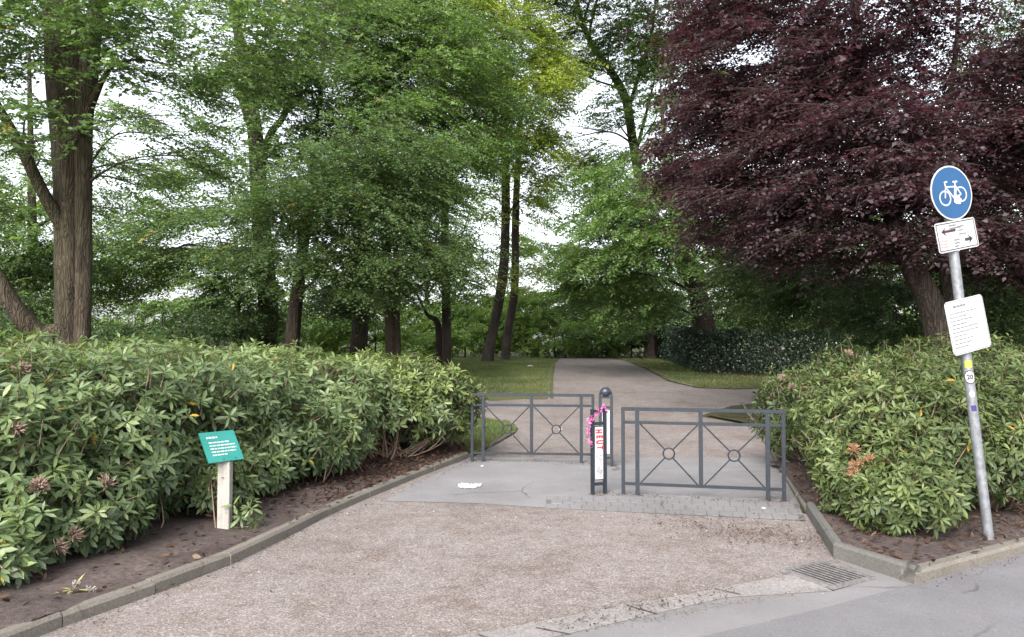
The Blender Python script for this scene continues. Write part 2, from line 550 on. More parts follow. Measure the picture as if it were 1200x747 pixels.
def clump_sprays(C, Rad, n, axis, leaf, K=13, L=0.7, droop=0.18, flat=0.75, bough=True):
    """n leafy twigs in an ellipsoid; returns leaf arrays and twig segments"""
    C, Rad = np.asarray(C), np.asarray(Rad)
    b = ball(n)
    if bough and n > 30:
        m = int(np.clip(n / 16, 5, 26))
        cen = ball(m, 3.0)
        cen[:, 2] += rng.normal(0, .12, m)
        pick = rng.integers(0, m, n)
        fl = ball(n, 2.0) * np.array([.46, .46, .13])
        fl[:, 2] -= 0.10 * (np.linalg.norm(fl[:, :2], axis=1) / .46) ** 2      # boughs arch down at the rim
        b = cen[pick] + fl
    # break the ellipsoid outline with noise so that the edge is ragged and holes open
    keep = np.array([mnoise.noise(Vector((C + q * Rad) * 0.85)) > -0.22 - 0.3 * rng.random() for q in b]) if n else np.zeros(0, bool)
    b = b[keep]
    n = len(b)
    if n == 0:
        return None
    p = C + b * Rad * rng.uniform(0.85, 1.2, (n, 1))
    out = p[:, :2] - axis
    out = out / np.maximum(np.linalg.norm(out, axis=1, keepdims=True), 1e-6) + rng.normal(0, 0.6, (n, 2))
    d = unit(np.column_stack([out / np.maximum(np.linalg.norm(out, axis=1, keepdims=True), 1e-6), rng.normal(-droop, 0.22, n)]))
    nr = unit(np.array([0, 0, 1.0]) * flat + rng.normal(0, 1, (n, 3)) * (1 - flat) * 0.8)
    nr = unit(nr - (nr * d).sum(1, keepdims=True) * d)
    s = np.cross(d, nr)
    Ls = L * rng.uniform(0.6, 1.25, n)
    t = (np.arange(K) + 0.5) / K
    sg = np.where(np.arange(K) % 2 == 0, 1.0, -1.0)
    pos = p[:, None, :] + d[:, None, :] * (Ls[:, None] * t[None])[..., None]
    pos[..., 2] -= Ls[:, None] * 0.22 * t[None] ** 2
    ld = d[:, None, :] * 0.6 + s[:, None, :] * (sg * 0.8)[None, :, None] + rng.normal(0, 0.22, (n, K, 3))
    ln = nr[:, None, :] + rng.normal(0, 0.5, (n, K, 3))
    size = leaf * rng.uniform(0.75, 1.3, (n, 1)) * rng.uniform(0.6, 1.25, (n, K))
    tint = np.clip(rng.normal(0.45, 0.13, (n, 1)) + rng.normal(0, 0.14, (n, K)), 0, 0.93)
    yl = rng.random((n, 1)) < 0.004
    tint = np.where(yl, 1.0, tint)
    return (pos.reshape(-1, 3), unit(ld).reshape(-1, 3), ln.reshape(-1, 3), size.ravel(), tint.ravel(), p, p + d * Ls[:, None] * 0.95)


class Crown:
    def __init__(self):
        self.parts = []
        self.twA, self.twB = [], []

    def clump(self, C, Rad, n, axis, leaf, **kw):
        r = clump_sprays(C, Rad, int(n), np.asarray(axis), leaf, **kw)
        if r is None:
            return
        self.parts.append(r[:5])
        sel = rng.random(len(r[5])) < 0.5
        self.twA.append(r[5][sel])
        self.twB.append(r[6][sel])

    def build(self, mat, parent, aspect=0.58):
        pos, d, n, L, t = (np.concatenate(x) for x in zip(*self.parts))
        V, Fc, k = leaves(pos, d, n, L, L * aspect)
        tw = Tubes()
        tw.many(np.concatenate(self.twA), np.concatenate(self.twB), 0.008, 0.003)
        TV, TF = tw.v[0], tw.f[0]
        me = np_mesh("crown", np.vstack([V, TV]), np.vstack([Fc, TF + len(V)]), np.concatenate([t, np.zeros(len(TF))]))
        o = link("crown", me, mat, parent)
        me.materials.append(M["twig"])
        me.polygons.foreach_set("material_index", np.r_[np.zeros(len(Fc), np.int32), np.ones(len(TF), np.int32)])
        return o


def tree(name, label, trunks, clumps, leafmat, bark, leaf=0.08, cover=2.3, K=13, spray=0.7, droop=0.18, flat=0.75,
         limb_r=0.05, group=None, cat="tree", aspect=0.58, flare=1.5, extra_limbs=()):
    """trunks: list of lists of (px,py,depth,radius_m); clumps: (px,py,depth,rx_px,ry_px,rdepth_m[,cover factor])"""
    base = P(*trunks[0][0][:3])
    base[2] = height(base[0], base[1])
    root = meta(empty(name, base), label, cat, group)
    tb = Tubes()
    skel = []
    for k, tr in enumerate(trunks):
        pts = [np.append(P(a, b, d), r) for a, b, d, r in tr]
        if k == 0:
            p0 = pts[0].copy()
            g = height(p0[0], p0[1])
            if p0[2] > g + 0.12:
                low = p0.copy()
                low[2] = g - 0.12
                low[3] *= flare
                mid = p0.copy(); mid[2] = g + 0.35 * (p0[2] - g); mid[3] *= 1 + (flare - 1) * 0.3
                pts = [low, mid] + pts
            else:
                pts[0][2] = g - 0.12
                pts[0][3] *= flare
        else:
            g = height(pts[0][0], pts[0][1])
            if 0.1 < pts[0][2] - g < 2.2 and pts[0][3] > 0.04 and abs(pts[0][0] - base[0]) < 0.6:
                low = pts[0].copy(); low[2] = g - .1; low[3] *= 1.15
                pts = [low] + pts
        sp = spline(pts, max(14, 7 * len(pts)))
        skel.append(sp)
        tb.add(sp[:, :3], sp[:, 3], 16 if sp[0, 3] > 0.15 else 9, 0.14 if sp[0, 3] > .15 else 0.08, 5 if sp[0, 3] > .25 else 0)
    for tr in extra_limbs:
        sp = spline([np.append(P(a, b, d), r) for a, b, d, r in tr], 16)
        skel.append(sp)
        tb.add(sp[:, :3], sp[:, 3], 8, 0.08)
    allp = np.vstack(skel)
    cr = Crown()
    for c in clumps:
        px, py, d, rx, ry, rd = c[:6]
        cf = c[6] if len(c) > 6 else 1.0
        C = P(px, py, d)
        Rad = np.array([rx * d / F_PX, rd, ry * d / F_PX])
        lp = leaf * F_PX / d
        n = 1.9 * cover * cf * math.pi * rx * ry / (K * lp * lp * aspect * 0.42)
        n = max(4, min(n, 4500))
        near = allp[np.argmin(((allp[:, :2] - C[:2]) ** 2).sum(1) + 2.0 * (allp[:, 2] - (C[2] - 0.35 * np.linalg.norm(Rad))) ** 2)]
        cr.clump(C, Rad, n, base[:2] if np.linalg.norm(base[:2] - C[:2]) > 0.6 else near[:2], leaf, K=K, L=spray, droop=droop, flat=flat)
        # a limb to the clump and sub-limbs inside
        dist = np.linalg.norm(C - near[:3])
        if dist > 0.3:
            r0 = min(near[3] * 0.5, limb_r * (0.6 + 0.12 * dist))
            mid = near[:3] * 0.5 + C * 0.5 + np.array([0, 0, 0.1 * dist]) + rng.normal(0, 0.07 * dist, 3)
            end = C + rng.normal(0, 0.3, 3) * Rad
            sp = spline([np.append(near[:3], r0), np.append(mid, r0 * 0.62), np.append(end, r0 * 0.25)], 12)
            tb.add(sp[:, :3], sp[:, 3], 6)
            for _ in range(6):
                i = rng.integers(5, 11)
                e = C + ball(1, 4)[0] * Rad
                m2 = sp[i, :3] * 0.5 + e * 0.5 + rng.normal(0, 0.08, 3) * Rad
                s2 = spline([np.append(sp[i, :3], sp[i, 3] * 0.6), np.append(m2, sp[i, 3] * 0.4), np.append(e, 0.006)], 8)
                tb.add(s2[:, :3], s2[:, 3], 5)
    tb.build("stems" if cat == "shrub" else "trunk", bark, root)
    if cr.parts:
        cr.build(leafmat, root, aspect)
    return root


# ------------------------------------------------------------------ ground sheets
def sheet(name, poly, z, mat, res=0.6, bump=0.0, terrain=True):
    bm = bmesh.new()
    vs = [bm.verts.new((p[0], p[1], 0)) for p in poly]
    bm.faces.new(vs)
    xs = [p[0] for p in poly]
    ys = [p[1] for p in poly]
    for ax, lo, hi in ((0, min(xs), max(xs)), (1, min(ys), max(ys))):
        for c in np.arange(lo + res, hi, res):
            co = (c, 0, 0) if ax == 0 else (0, c, 0)
            no = (1, 0, 0) if ax == 0 else (0, 1, 0)
            bmesh.ops.bisect_plane(bm, geom=bm.verts[:] + bm.edges[:] + bm.faces[:], plane_co=co, plane_no=no)
    for v in bm.verts:
        zz = float(height(v.co.x, v.co.y)) if terrain else 0.0
        v.co.z = zz + z + (bump * (mnoise.noise(Vector((v.co.x * 1.7, v.co.y * 1.7, 3.1))) + .5 * mnoise.noise(Vector((v.co.x * 6, v.co.y * 6, 1.1)))) if bump else 0)
    bmesh.ops.recalc_face_normals(bm, faces=bm.faces[:])
    if bm.faces and bm.faces[:][0].normal.z < 0:
        bmesh.ops.reverse_faces(bm, faces=bm.faces[:])
    return meta(bm_obj(name, bm, mat, smooth=True), kind="structure")


def g2(px, py):
    p = G(px, py)
    return (float(p[0]), float(p[1]))


# big ground sheet following the terrain
def ground():
    xs = np.concatenate([np.linspace(-400, -40, 10), np.linspace(-36, 36, 37), np.linspace(40, 400, 10)])
    ys = np.concatenate([np.linspace(-60, 8, 12), np.linspace(10, 44, 35), np.linspace(50, 700, 14)])
    X, Y = np.meshgrid(xs, ys)
    Z = height(X, Y)
    V = np.stack([X, Y, Z], -1).reshape(-1, 3)
    nx = len(xs)
    i, j = np.meshgrid(np.arange(len(ys) - 1), np.arange(nx - 1), indexing="ij")
    a = (i * nx + j).ravel()
    Fc = np.stack([a, a + 1, a + 1 + nx, a + nx], 1)
    o = link("ground", np_mesh("ground", V, Fc, smooth=True), M["forest"])
    meta(o, kind="structure")


ground()

KL = [(-3.3, 1.5), (-2.92, 2.7), (-2.54, 3.95), g2(270, 663), g2(400, 598), g2(500, 556), g2(550, 537)]
KL = [tuple(q) for q in spline(np.array(KL), 15)]
KL_END = KL[-1]
KR_CORNER = g2(1072, 686)
KR_IN = g2(977, 655)
KR_BACK = g2(945, 603)
KR_FAR = [g2(915, 553), g2(884, 500), g2(868, 474)]

edgeA = [g2(545, 746), g2(735, 711), g2(930, 674)]
# extend the forecourt to behind the camera
p0, p1 = np.array(edgeA[0]), np.array(edgeA[-1])
dirA = (p0 - p1) / np.linalg.norm(p0 - p1)
A_FAR = tuple(p0 + dirA * 7)
sheet("gravel_forecourt", KL[2:] + [KR_BACK, KR_IN, g2(1060, 686), g2(1015, 690), edgeA[2], edgeA[1], edgeA[0], A_FAR] + [(-6, 0.5)], 0.004, M["gravel"], 0.7)
# concrete edging band, worn strip, then the asphalt footway
e2 = [g2(660, 746), g2(850, 702), g2(978, 693)]
e2_far = tuple(np.array(e2[0]) + dirA * 7)
sheet("concrete_edging", [A_FAR, edgeA[0], edgeA[1], edgeA[2], g2(976, 694), e2[1], e2[0], e2_far], 0.008, M["concrete"], 0.8)
def joints():
    bm = bmesh.new()
    for a, b in (((628, 738), (668, 746)), ((837, 692), (868, 699)), ((735, 712), (770, 722)), ((560, 746), (600, 760))):
        A, B = np.array(g2(*a)), np.array(g2(*b))
        n = np.array([-(B - A)[1], (B - A)[0]])
        n = n / np.linalg.norm(n) * .006
        bm.faces.new([bm.verts.new((*q, .0125)) for q in (A - n, B - n, B + n, A + n)])
    bmesh.ops.recalc_face_normals(bm, faces=bm.faces[:])
    meta(bm_obj("concrete_joints", bm, M["soil"]), kind="structure")


joints()
e3 = [g2(833, 746), g2(967, 714), KR_CORNER]
e3_far = tuple(np.array(e3[0]) + dirA * 7)
sheet("worn_asphalt_strip", [e2_far, e2[0], e2[1], g2(976, 694), g2(1024, 680), KR_IN, KR_CORNER, e3[1], e3[0], e3_far], 0.006, M["band"], 0.8)
kr_dir = np.array(g2(1200, 650)) - np.array(KR_CORNER)
kr_dir /= np.linalg.norm(kr_dir)
KR_STREET = tuple(np.array(KR_CORNER) + kr_dir * 9)
sheet("footway", [e3_far, e3[0], e3[1], KR_CORNER, KR_STREET, (14, -6), (-8, -6)], 0.010, M["sidewalk"], 1.0)

# asphalt slab at the barriers and its row of small pavers
SL = [g2(449, 588), g2(560, 591), g2(670, 598)]
sheet("gate_asphalt", [SL[0], SL[1], SL[2], g2(800, 590), g2(938, 594), g2(905, 537), g2(700, 538), KL_END], 0.008, M["asphalt"], 0.6)
pv = [g2(670, 598), g2(800, 605), g2(945, 612), g2(938, 592), g2(800, 588), g2(640, 582)]


def pavers():
    bm = bmesh.new()
    a0, a1 = np.array(g2(640, 597)), np.array(g2(944, 612))
    b0, b1 = np.array(g2(640, 583)), np.array(g2(936, 592))
    rows, cols = 3, 20
    for i in range(rows):
        for j in range(cols):
            def q(u, v):
                return (a0 * (1 - u) + a1 * u) * (1 - v) + (b0 * (1 - u) + b1 * u) * v
            u0, u1 = (j + 0.035 + 0.4 * (i % 2)) / (cols + .4), (j + 0.965 + 0.4 * (i % 2)) / (cols + .4)
            v0, v1 = (i + 0.04) / rows, (i + 0.96) / rows
            z = 0.0165 + random.uniform(-0.003, 0.002)
            top = [bm.verts.new((*q(u, v), z)) for u, v in ((u0, v0), (u1, v0), (u1, v1), (u0, v1))]
            bot = [bm.verts.new((v.co.x, v.co.y, 0.0)) for v in top]
            bm.faces.new(top)
            for k in range(4):
                bm.faces.new((top[k], bot[k], bot[(k + 1) % 4], top[(k + 1) % 4]))
    bmesh.ops.recalc_face_normals(bm, faces=bm.faces[:])
    meta(bm_obj("paver_strip", bm, M["paver"]), kind="structure")
    sheet("joint_sand", [tuple(a0), tuple(a1), tuple(b1), tuple(b0)], 0.013, M["band_dark"], 0.5)


pavers()

# park path beyond: crossing, left branch, right branch, main path
NOSE = [g2(556, 536), g2(585, 519), g2(604, 508), g2(607, 503), g2(596, 497), g2(575, 494), g2(540, 492.5), (-9, 16.2), (-9, 13), (-1.2, 12)]
LAWN = [(1.08, 19.3), (1.27, 23), (1.57, 28), (1.98, 34), (2.55, 40), (1.0, 43), (-30, 43), (-30, 18.5), (-8, 18.5)] + [(float(x), 18.55 + 0.5 * max(0, (x + 3) / 4) + 0.22 * mnoise.noise(Vector((x * 1.3, 0, 0))) + 0.12 * mnoise.noise(Vector((x * 4.5, 2, 0)))) for x in np.arange(-7.5, 0.95, 0.25)]
VERGE = [g2(905, 455), g2(860, 457), g2(815, 455), (5.15, 24.5), (5.4, 29), (5.55, 35), (5.9, 41), (10, 46), (14, 26.5), (14, 21.6)]
path_poly = [KL_END, g2(700, 538), g2(905, 537), *KR_FAR[:2], (3.9, 15.5), (5.2, 17.6), (7.0, 18.6), (15, 18.3),
             (15, 22.3), (7.5, 22.2), (5.6, 22.6), (5.3, 24.5), (5.55, 29), (5.7, 35), (6.05, 41.2), (6.3, 46), (3.2, 46), (2.45, 40.3), (1.88, 34), (1.47, 28), (1.17, 23), (0.98, 19.8), (-1.0, 19.4), (-6, 19.2), (-30, 19.0),
             (-30, 15.8), (-9, 16.0), g2(540, 493.5), g2(575, 495), g2(595, 498), g2(606, 503), g2(603, 509), g2(585, 520)]
sheet("park_path", path_poly, 0.005, M["gravel"], 0.9)
sheet("lawn", LAWN, 0.012, M["lawn"], 0.9, 0.02)
sheet("lawn", NOSE, 0.03, M["lawn"], 0.5, 0.01)
sheet("grass_verge", VERGE, 0.03, M["lawn"], 0.9, 0.02)
sheet("shaded_bed", [KR_FAR[0], KR_FAR[1], (4.05, 15.5), (5.3, 17.4), (7.0, 18.4), (15, 18.1), (15, 9), (3.2, 9)], 0.035, M["forest"], 0.6, 0.03)
# planting beds
BEDL = [(p[0] - 0.03, p[1]) for p in KL] + [(-0.9, 12.2), (-9, 13.2), (-16, 12), (-16, 1.5)]
sheet("planting_bed", BEDL, 0.07, M["soil"], 0.16, 0.04)
BEDR = [(KR_BACK[0] + .03, KR_BACK[1]), (KR_IN[0] + .03, KR_IN[1] + .02), (KR_CORNER[0], KR_CORNER[1] + .05), KR_STREET, (14, 9.5), (3.2, 9.5), KR_FAR[0]]
sheet("planting_bed", BEDR, 0.07, M["soil"], 0.16, 0.04)


def kerb(name, pts, w, top, mat, block=1.0, side=1.0):
    """row of concrete kerb blocks along a ground polyline; the line is the road-side foot"""
    bm = bmesh.new()
    p = [np.array(q) for q in pts]
    seg = [np.linalg.norm(p[i + 1] - p[i]) for i in range(len(p) - 1)]
    def at(s):
        for i, L in enumerate(seg):
            if s <= L or i == len(seg) - 1:
                return p[i] + (p[i + 1] - p[i]) * (s / L)
            s -= L
    cuts = [0.0]
    acc = 0.0
    for L in seg:
        n = max(1, round(L / block))
        cuts += [acc + L * (k + 1) / n for k in range(n)]
        acc += L
    for a, b in zip(cuts[:-1], cuts[1:]):
        A, B = at(a + 0.004), at(b - 0.004)
        d = (B - A) / max(np.linalg.norm(B - A), 1e-6)
        s = np.array([-d[1], d[0]]) * side
        dz = random.uniform(-0.006, 0.006)
        off = s * random.uniform(-0.006, 0.006)
        A, B = A + off, B + off
        hA, hB = float(height(*A)), float(height(*B))
        prof = [(0, -0.1), (0, top - 0.02), (0.018, top), (w - 0.012, top), (w, top - 0.012), (w, -0.1)]
        ra = [bm.verts.new((*(A + s * x), hA + z + (dz if z > 0 else 0))) for x, z in prof]
        rb = [bm.verts.new((*(B + s * x), hB + z + (dz if z > 0 else 0))) for x, z in prof]
        for k in range(len(prof) - 1):
            bm.faces.new((ra[k], rb[k], rb[k + 1], ra[k + 1]))
        bm.faces.new(ra)
        bm.faces.new(rb)
    bmesh.ops.recalc_face_normals(bm, faces=bm.faces[:])
    meta(bm_obj(name, bm, mat), kind="structure")


kerb("kerb", KL, 0.09, 0.085, M["kerb"], 1.0, 1.0)
kerb("kerb", [KL_END, g2(585, 519), g2(603, 508)], 0.06, 0.05, M["kerb"], 0.6, 1.0)
kerb("kerb", [g2(603, 508), g2(606, 503), g2(596, 497.5), g2(575, 494.5), g2(540, 493)], 0.05, 0.045, M["kerb"], 0.5, 1.0)
kerb("kerb", [KR_STREET, KR_CORNER], 0.10, 0.09, M["kerb"], 0.75, -1.0)
kerb("kerb", [KR_CORNER, KR_IN, KR_BACK], 0.07, 0.125, M["kerb_dark"], 1.0, -1.0)
kerb("kerb", [KR_BACK, *KR_FAR], 0.06, 0.05, M["kerb"], 0.8, -1.0)
kerb("kerb", [(0.98, 19.0), (1.17, 23), (1.47, 28), (1.88, 34), (2.45, 40.3)], 0.06, 0.05, M["kerb"], 1.0, 1.0)
kerb("kerb", [(5.45, 22.6), (5.3, 24.5), (5.55, 29), (5.7, 35)], 0.06, 0.05, M["kerb"], 1.0, -1.0)


# ------------------------------------------------------------------ barriers and bollard frames
def barrier(label, a, b, h):
    a, b = np.array([*a, 0.0]), np.array([*b, 0.0])
    root = meta(empty("pedestrian_barrier", a), label, "barrier")
    d = (b - a)
    X = lambda t, z: a + d * t + np.array([0, 0, z])
    w = 0.036
    sx = unit(d)
    zb, zm, zt = 0.12, h - 0.155, h - w / 2
    ts = (0.0, 0.092, 0.495, 0.905, 1.0)
    for i, t in enumerate(ts):
        bm = bmesh.new()
        z0 = zb + w / 2 if i == 2 else -0.08
        bar_axes(bm, X(t, z0), X(t, zt - w / 2), sx, w if i in (0, 4) else w * 1.15, w)
        bm_obj("post", bm, M["iron"], root, bevel=0.003)
    for z, ww in ((zt, w), (zm, w * 0.85), (zb, w * 0.8)):
        bm = bmesh.new()
        e = (w / 2 + .001) / np.linalg.norm(d)
        if z == zt:
            bar_axes(bm, X(-e, z), X(1 + e, z), np.array([-sx[1], sx[0], 0]), w + 0.003, ww)
        else:
            bar_axes(bm, X(e, z), X(1 - e, z), np.array([-sx[1], sx[0], 0]), w - 0.012, ww)
        bm_obj("rail", bm, M["iron"], root, bevel=0.003)
    zc = (zm + zb) / 2 + 0.005
    rr = 0.056
    for t0, t1 in ((ts[1], ts[2]), (ts[2], ts[3])):
        c = X((t0 + t1) / 2, zc)
        tb = Tubes()
        ang = np.linspace(0, 2 * np.pi, 25)
        tb.add(c + np.cos(ang)[:, None] * rr * sx + np.sin(ang)[:, None] * rr * np.array([0, 0, 1]), np.full(25, 0.0085), 8)
        tb.build("ring", M["iron"], root)
        for t, z in ((t0, zm), (t0, zb), (t1, zm), (t1, zb)):
            s = 1 if t == t0 else -1
            e = X(t + s * 0.02, z + (-0.015 if z == zm else 0.012))
            i = c + unit(e - c) * rr
            tb = Tubes()
            tb.add(np.linspace(i, e, 3), np.full(3, 0.0075), 6)
            tb.build("brace", M["iron"], root)
    return root


LB = (G(553.4, 541.5), G(695, 543.8))
RB = (G(730.5, 580.5), G(919, 588.5))
barrier("far dark grey metal barrier with crossed bars, beside the end of the left rhododendron bed", LB[0][:2], LB[1][:2], 0.905)
barrier("near dark grey metal barrier with crossed bars, ending at the right rhododendron", RB[0][:2], RB[1][:2], 0.905)


def text_obj(name, s, size, mat, parent, mtx, depth=0.0006, bold=0.03):
    cu = bpy.data.curves.new(name, "FONT")
    cu.body = s
    cu.size = size
    cu.extrude = depth
    cu.align_x = "CENTER"
    cu.align_y = "CENTER"
    cu.offset = size * bold
    tmp = bpy.data.objects.new("tmp", cu)
    COL.objects.link(tmp)
    dg = bpy.context.evaluated_depsgraph_get()
    me = bpy.data.meshes.new_from_object(tmp.evaluated_get(dg))
    bpy.data.objects.remove(tmp)
    bpy.data.curves.remove(cu)
    me.transform(mtx)
    return link(name, me, mat, parent)


def frame_mtx(o, ex, ez):
    """matrix with local x=ex, y=ez (up on face), z=outward normal"""
    ex = Vector(ex).normalized()
    ez = Vector(ez).normalized()
    n = ex.cross(ez)
    m = Matrix((ex, ez, n)).transposed().to_4x4()
    return Matrix.Translation(Vector(o)) @ m


def slab(name, mtx, w, h, t, mat, parent, r=0.0, z0=0.0, seg=6):
    """rounded rectangle plate in the frame mtx, from z0 to z0+t"""
    bm = bmesh.new()
    pts = []
    if r <= 0:
        pts = [(-w / 2, -h / 2), (w / 2, -h / 2), (w / 2, h / 2), (-w / 2, h / 2)]
    else:
        for cx, cy, a0 in ((w / 2 - r, -h / 2 + r, -90), (w / 2 - r, h / 2 - r, 0), (-w / 2 + r, h / 2 - r, 90), (-w / 2 + r, -h / 2 + r, 180)):
            for k in range(seg + 1):
                a = R(a0 + 90 * k / seg)
                pts.append((cx + r * math.cos(a), cy + r * math.sin(a)))
    top = [bm.verts.new((x, y, z0 + t)) for x, y in pts]
    bot = [bm.verts.new((x, y, z0)) for x, y in pts]
    bm.faces.new(top)
    bm.faces.new(bot[::-1])
    n = len(pts)
    for k in range(n):
        bm.faces.new((bot[k], bot[(k + 1) % n], top[(k + 1) % n], top[k]))
    bm.transform(mtx)
    return bm_obj(name, bm, mat, parent)


def poly_plate(name, mtx, polys, t, mat, parent, z0=0.0):
    bm = bmesh.new()
    for pts in polys:
        top = [bm.verts.new((x, y, z0 + t)) for x, y in pts]
        bot = [bm.verts.new((x, y, z0)) for x, y in pts]
        bm.faces.new(top)
        bm.faces.new(bot[::-1])
        n = len(pts)
        for k in range(n):
            bm.faces.new((bot[k], bot[(k + 1) % n], top[(k + 1) % n], top[k]))
    bmesh.ops.recalc_face_normals(bm, faces=bm.faces[:])
    bm.transform(mtx)
    if name in ("scribble", "print", "plate_border", "faded_print", "scratched_print", "board_border", "heading_print", "notice_print", "body_print"):
        return imprint(parent, bm, mat)     # print belongs to the face it is on
    return bm_obj(name, bm, mat, parent)


def imprint(o, bm, mat):
    me = o.data
    if mat.name not in [m.name for m in me.materials]:
        me.materials.append(mat)
    idx = [m.name for m in me.materials].index(mat.name)
    for f in bm.faces:
        f.material_index = idx
    tmp = bpy.data.meshes.new("tmp")
    bm.to_mesh(tmp)
    bm.free()
    b2 = bmesh.new()
    b2.from_mesh(me)
    b2.from_mesh(tmp)
    b2.to_mesh(me)
    b2.free()
    bpy.data.meshes.remove(tmp)
    return o


def dashes(w, lines, y0, dy, th, seed, maxfill=0.9):
    """word-like dashes for print too small to read"""
    r = random.Random(seed)
    out = []
    for i in range(lines):
        x = -w / 2
        end = -w / 2 + w * r.uniform(0.45, maxfill)
        y = y0 - i * dy
        while x < end:
            L = w * r.uniform(0.06, 0.17)
            out.append([(x, y), (min(x + L, end), y), (min(x + L, end), y + th), (x, y + th)])
            x += L + w * 0.025
    return out


def bollard(label, a, b, h, dome, red):
    a, b = np.array([*a, 0.0]), np.array([*b, 0.0])
    root = meta(empty("bollard_frame", (a + b) / 2), label, "bollard")
    sx = unit(b - a)
    yx = np.array([-sx[1], sx[0], 0])
    W = np.linalg.norm(b - a)
    for p in (a, b):
        bm = bmesh.new()
        bar_axes(bm, p + [0, 0, -0.08], p + [0, 0, h], sx, 0.034, 0.034)
        bm_obj("post", bm, M["iron"], root, bevel=0.003)
    for z in (h - 0.02, h - 0.15, 0.115):
        bm = bmesh.new()
        bar_axes(bm, a + sx * .017 + [0, 0, z], b - sx * .017 + [0, 0, z], yx, 0.03, 0.03)
        bm_obj("crossbar", bm, M["iron"], root, bevel=0.003)
    c = (a + b) / 2
    zt, zb = h - 0.185, 0.165
    mt = frame_mtx(c + np.array([0, 0, (zt + zb) / 2]), sx, (0, 0, 1))
    pl = slab("panel", mt, W - 0.036, zt - zb + 0.02, 0.012, M["iron_worn"], root, z0=-0.006)
    st = slab("sticker", mt, W - 0.05, zt - zb, 0.0015, M["white"], root, z0=0.0065)
    Hh = zt - zb
    if red:
        for i, ch in enumerate("HEUT"):
            m2 = mt @ Matrix.Translation((0.004 * (i % 2) - 0.006 + i * 0.004, Hh / 2 - 0.045 - i * 0.056, 0.0088)) @ Matrix.Rotation(R(-90), 4, "Z") @ Matrix.Diagonal((0.95, 1.6, 1, 1))
            text_obj("lettering", ch, 0.06, M["red_print"], root, m2, 0.0006, 0.055)
        r = random.Random(5)
        pol = []
        for k in range(26):
            x, y = r.uniform(-.032, .03), r.uniform(-Hh / 2 + .02, -0.02)
            an = r.choice([0.2, 1.4, 1.7, 1.2])
            L = r.uniform(.015, .05)
            dx, dy = math.cos(an) * L, math.sin(an) * L
            nx, ny = -math.sin(an) * .0045, math.cos(an) * .0045
            pol.append([(x, y), (x + dx, y + dy), (x + dx + nx, y + dy + ny), (x + nx, y + ny)])
        poly_plate("scribble", mt, pol, 0.0006, M["grey_print"], st, 0.0082)
    else:
        poly_plate("print", mt, dashes(W * 0.5, 6, Hh / 2 - 0.03, 0.018, 0.006, 3), 0.0006, M["grey_print"], st, 0.0082)
    if dome:
        bm = bmesh.new()
        bmesh.ops.create_uvsphere(bm, u_segments=20, v_segments=12, radius=0.066, matrix=Matrix.Translation(Vector(c) + Vector((0, 0, h + 0.045))))
        bmesh.ops.scale(bm, vec=(1, 0.8, 0.9), space=Matrix.Translation(-(Vector(c) + Vector((0, 0, h + 0.045)))), verts=bm.verts[:])
        bm_obj("dome", bm, M["rubber"], root, smooth=True)
        tb = Tubes()
        ang = np.linspace(0, np.pi, 15)
        top = c + np.array([0, 0, h])
        tb.add(top + np.cos(ang)[:, None] * sx * W / 2 + np.sin(ang)[:, None] * np.array([0, 0, 0.1]), np.full(15, 0.013), 8)
        tb.build("arch", M["iron"], root)
    return root


FB = (G(694.5, 581), G(709, 579.8))
BB = (G(703.5, 547), G(717, 547.5))
bollard("near narrow iron bollard frame with red lettered white sticker, wrapped by pink ribbon", FB[0][:2], FB[1][:2], 0.885, False, True)
bollard("far narrow iron bollard frame topped with dark dome, behind the ribboned one", BB[0][:2], BB[1][:2], 0.9, True, False)


def ribbon():
    c = (FB[0] + FB[1]) / 2
    root_loc = np.array([c[0], c[1], 0.9])
    bm = bmesh.new()
    r = random.Random(3)
    def loop(center, rad, ax, w, turns=1.0):
        n = 12
        prev = None
        for k in range(n + 1):
            a = 2 * math.pi * turns * k / n
            p = Vector(center) + ax[0] * math.cos(a) * rad + ax[1] * math.sin(a) * rad * 0.7
            o = ax[2] * w / 2
            cur = (bm.verts.new(p - o), bm.verts.new(p + o))
            if prev:
                bm.faces.new((prev[0], prev[1], cur[1], cur[0]))
            prev = cur
    left = FB[0] + np.array([-0.012, -0.03, 0])
    paths = []
    for k in range(46):
        t = k / 45
        if t < 0.45:   # across the top crossbar to the right
            u = t / 0.45
            p = left + (FB[1] - FB[0]) * (1.25 * (1 - u)) + np.array([0, 0, 0.87 + 0.05 * math.sin(u * 5) - 0.04 * u])
        else:          # down the left upright
            u = (t - 0.45) / 0.55
            p = left + np.array([-0.035 * math.sin(u * 3), 0, 0.83 - 0.31 * u])
        ax = Vector((r.uniform(-1, 1), r.uniform(-1, 1), r.uniform(-1, 1))).normalized()
        ay = ax.orthogonal().normalized()
        az = ax.cross(ay)
        loop(p + np.array([r.uniform(-.018, .018), r.uniform(-.02, .015), r.uniform(-.02, .02)]), r.uniform(.01, .024), (ax, ay, az), r.uniform(.006, .014))
    meta(bm_obj("ribbon", bm, M["pink"]), "crumpled pink foil ribbon tied around the top of the near bollard frame", "ribbon")


ribbon()


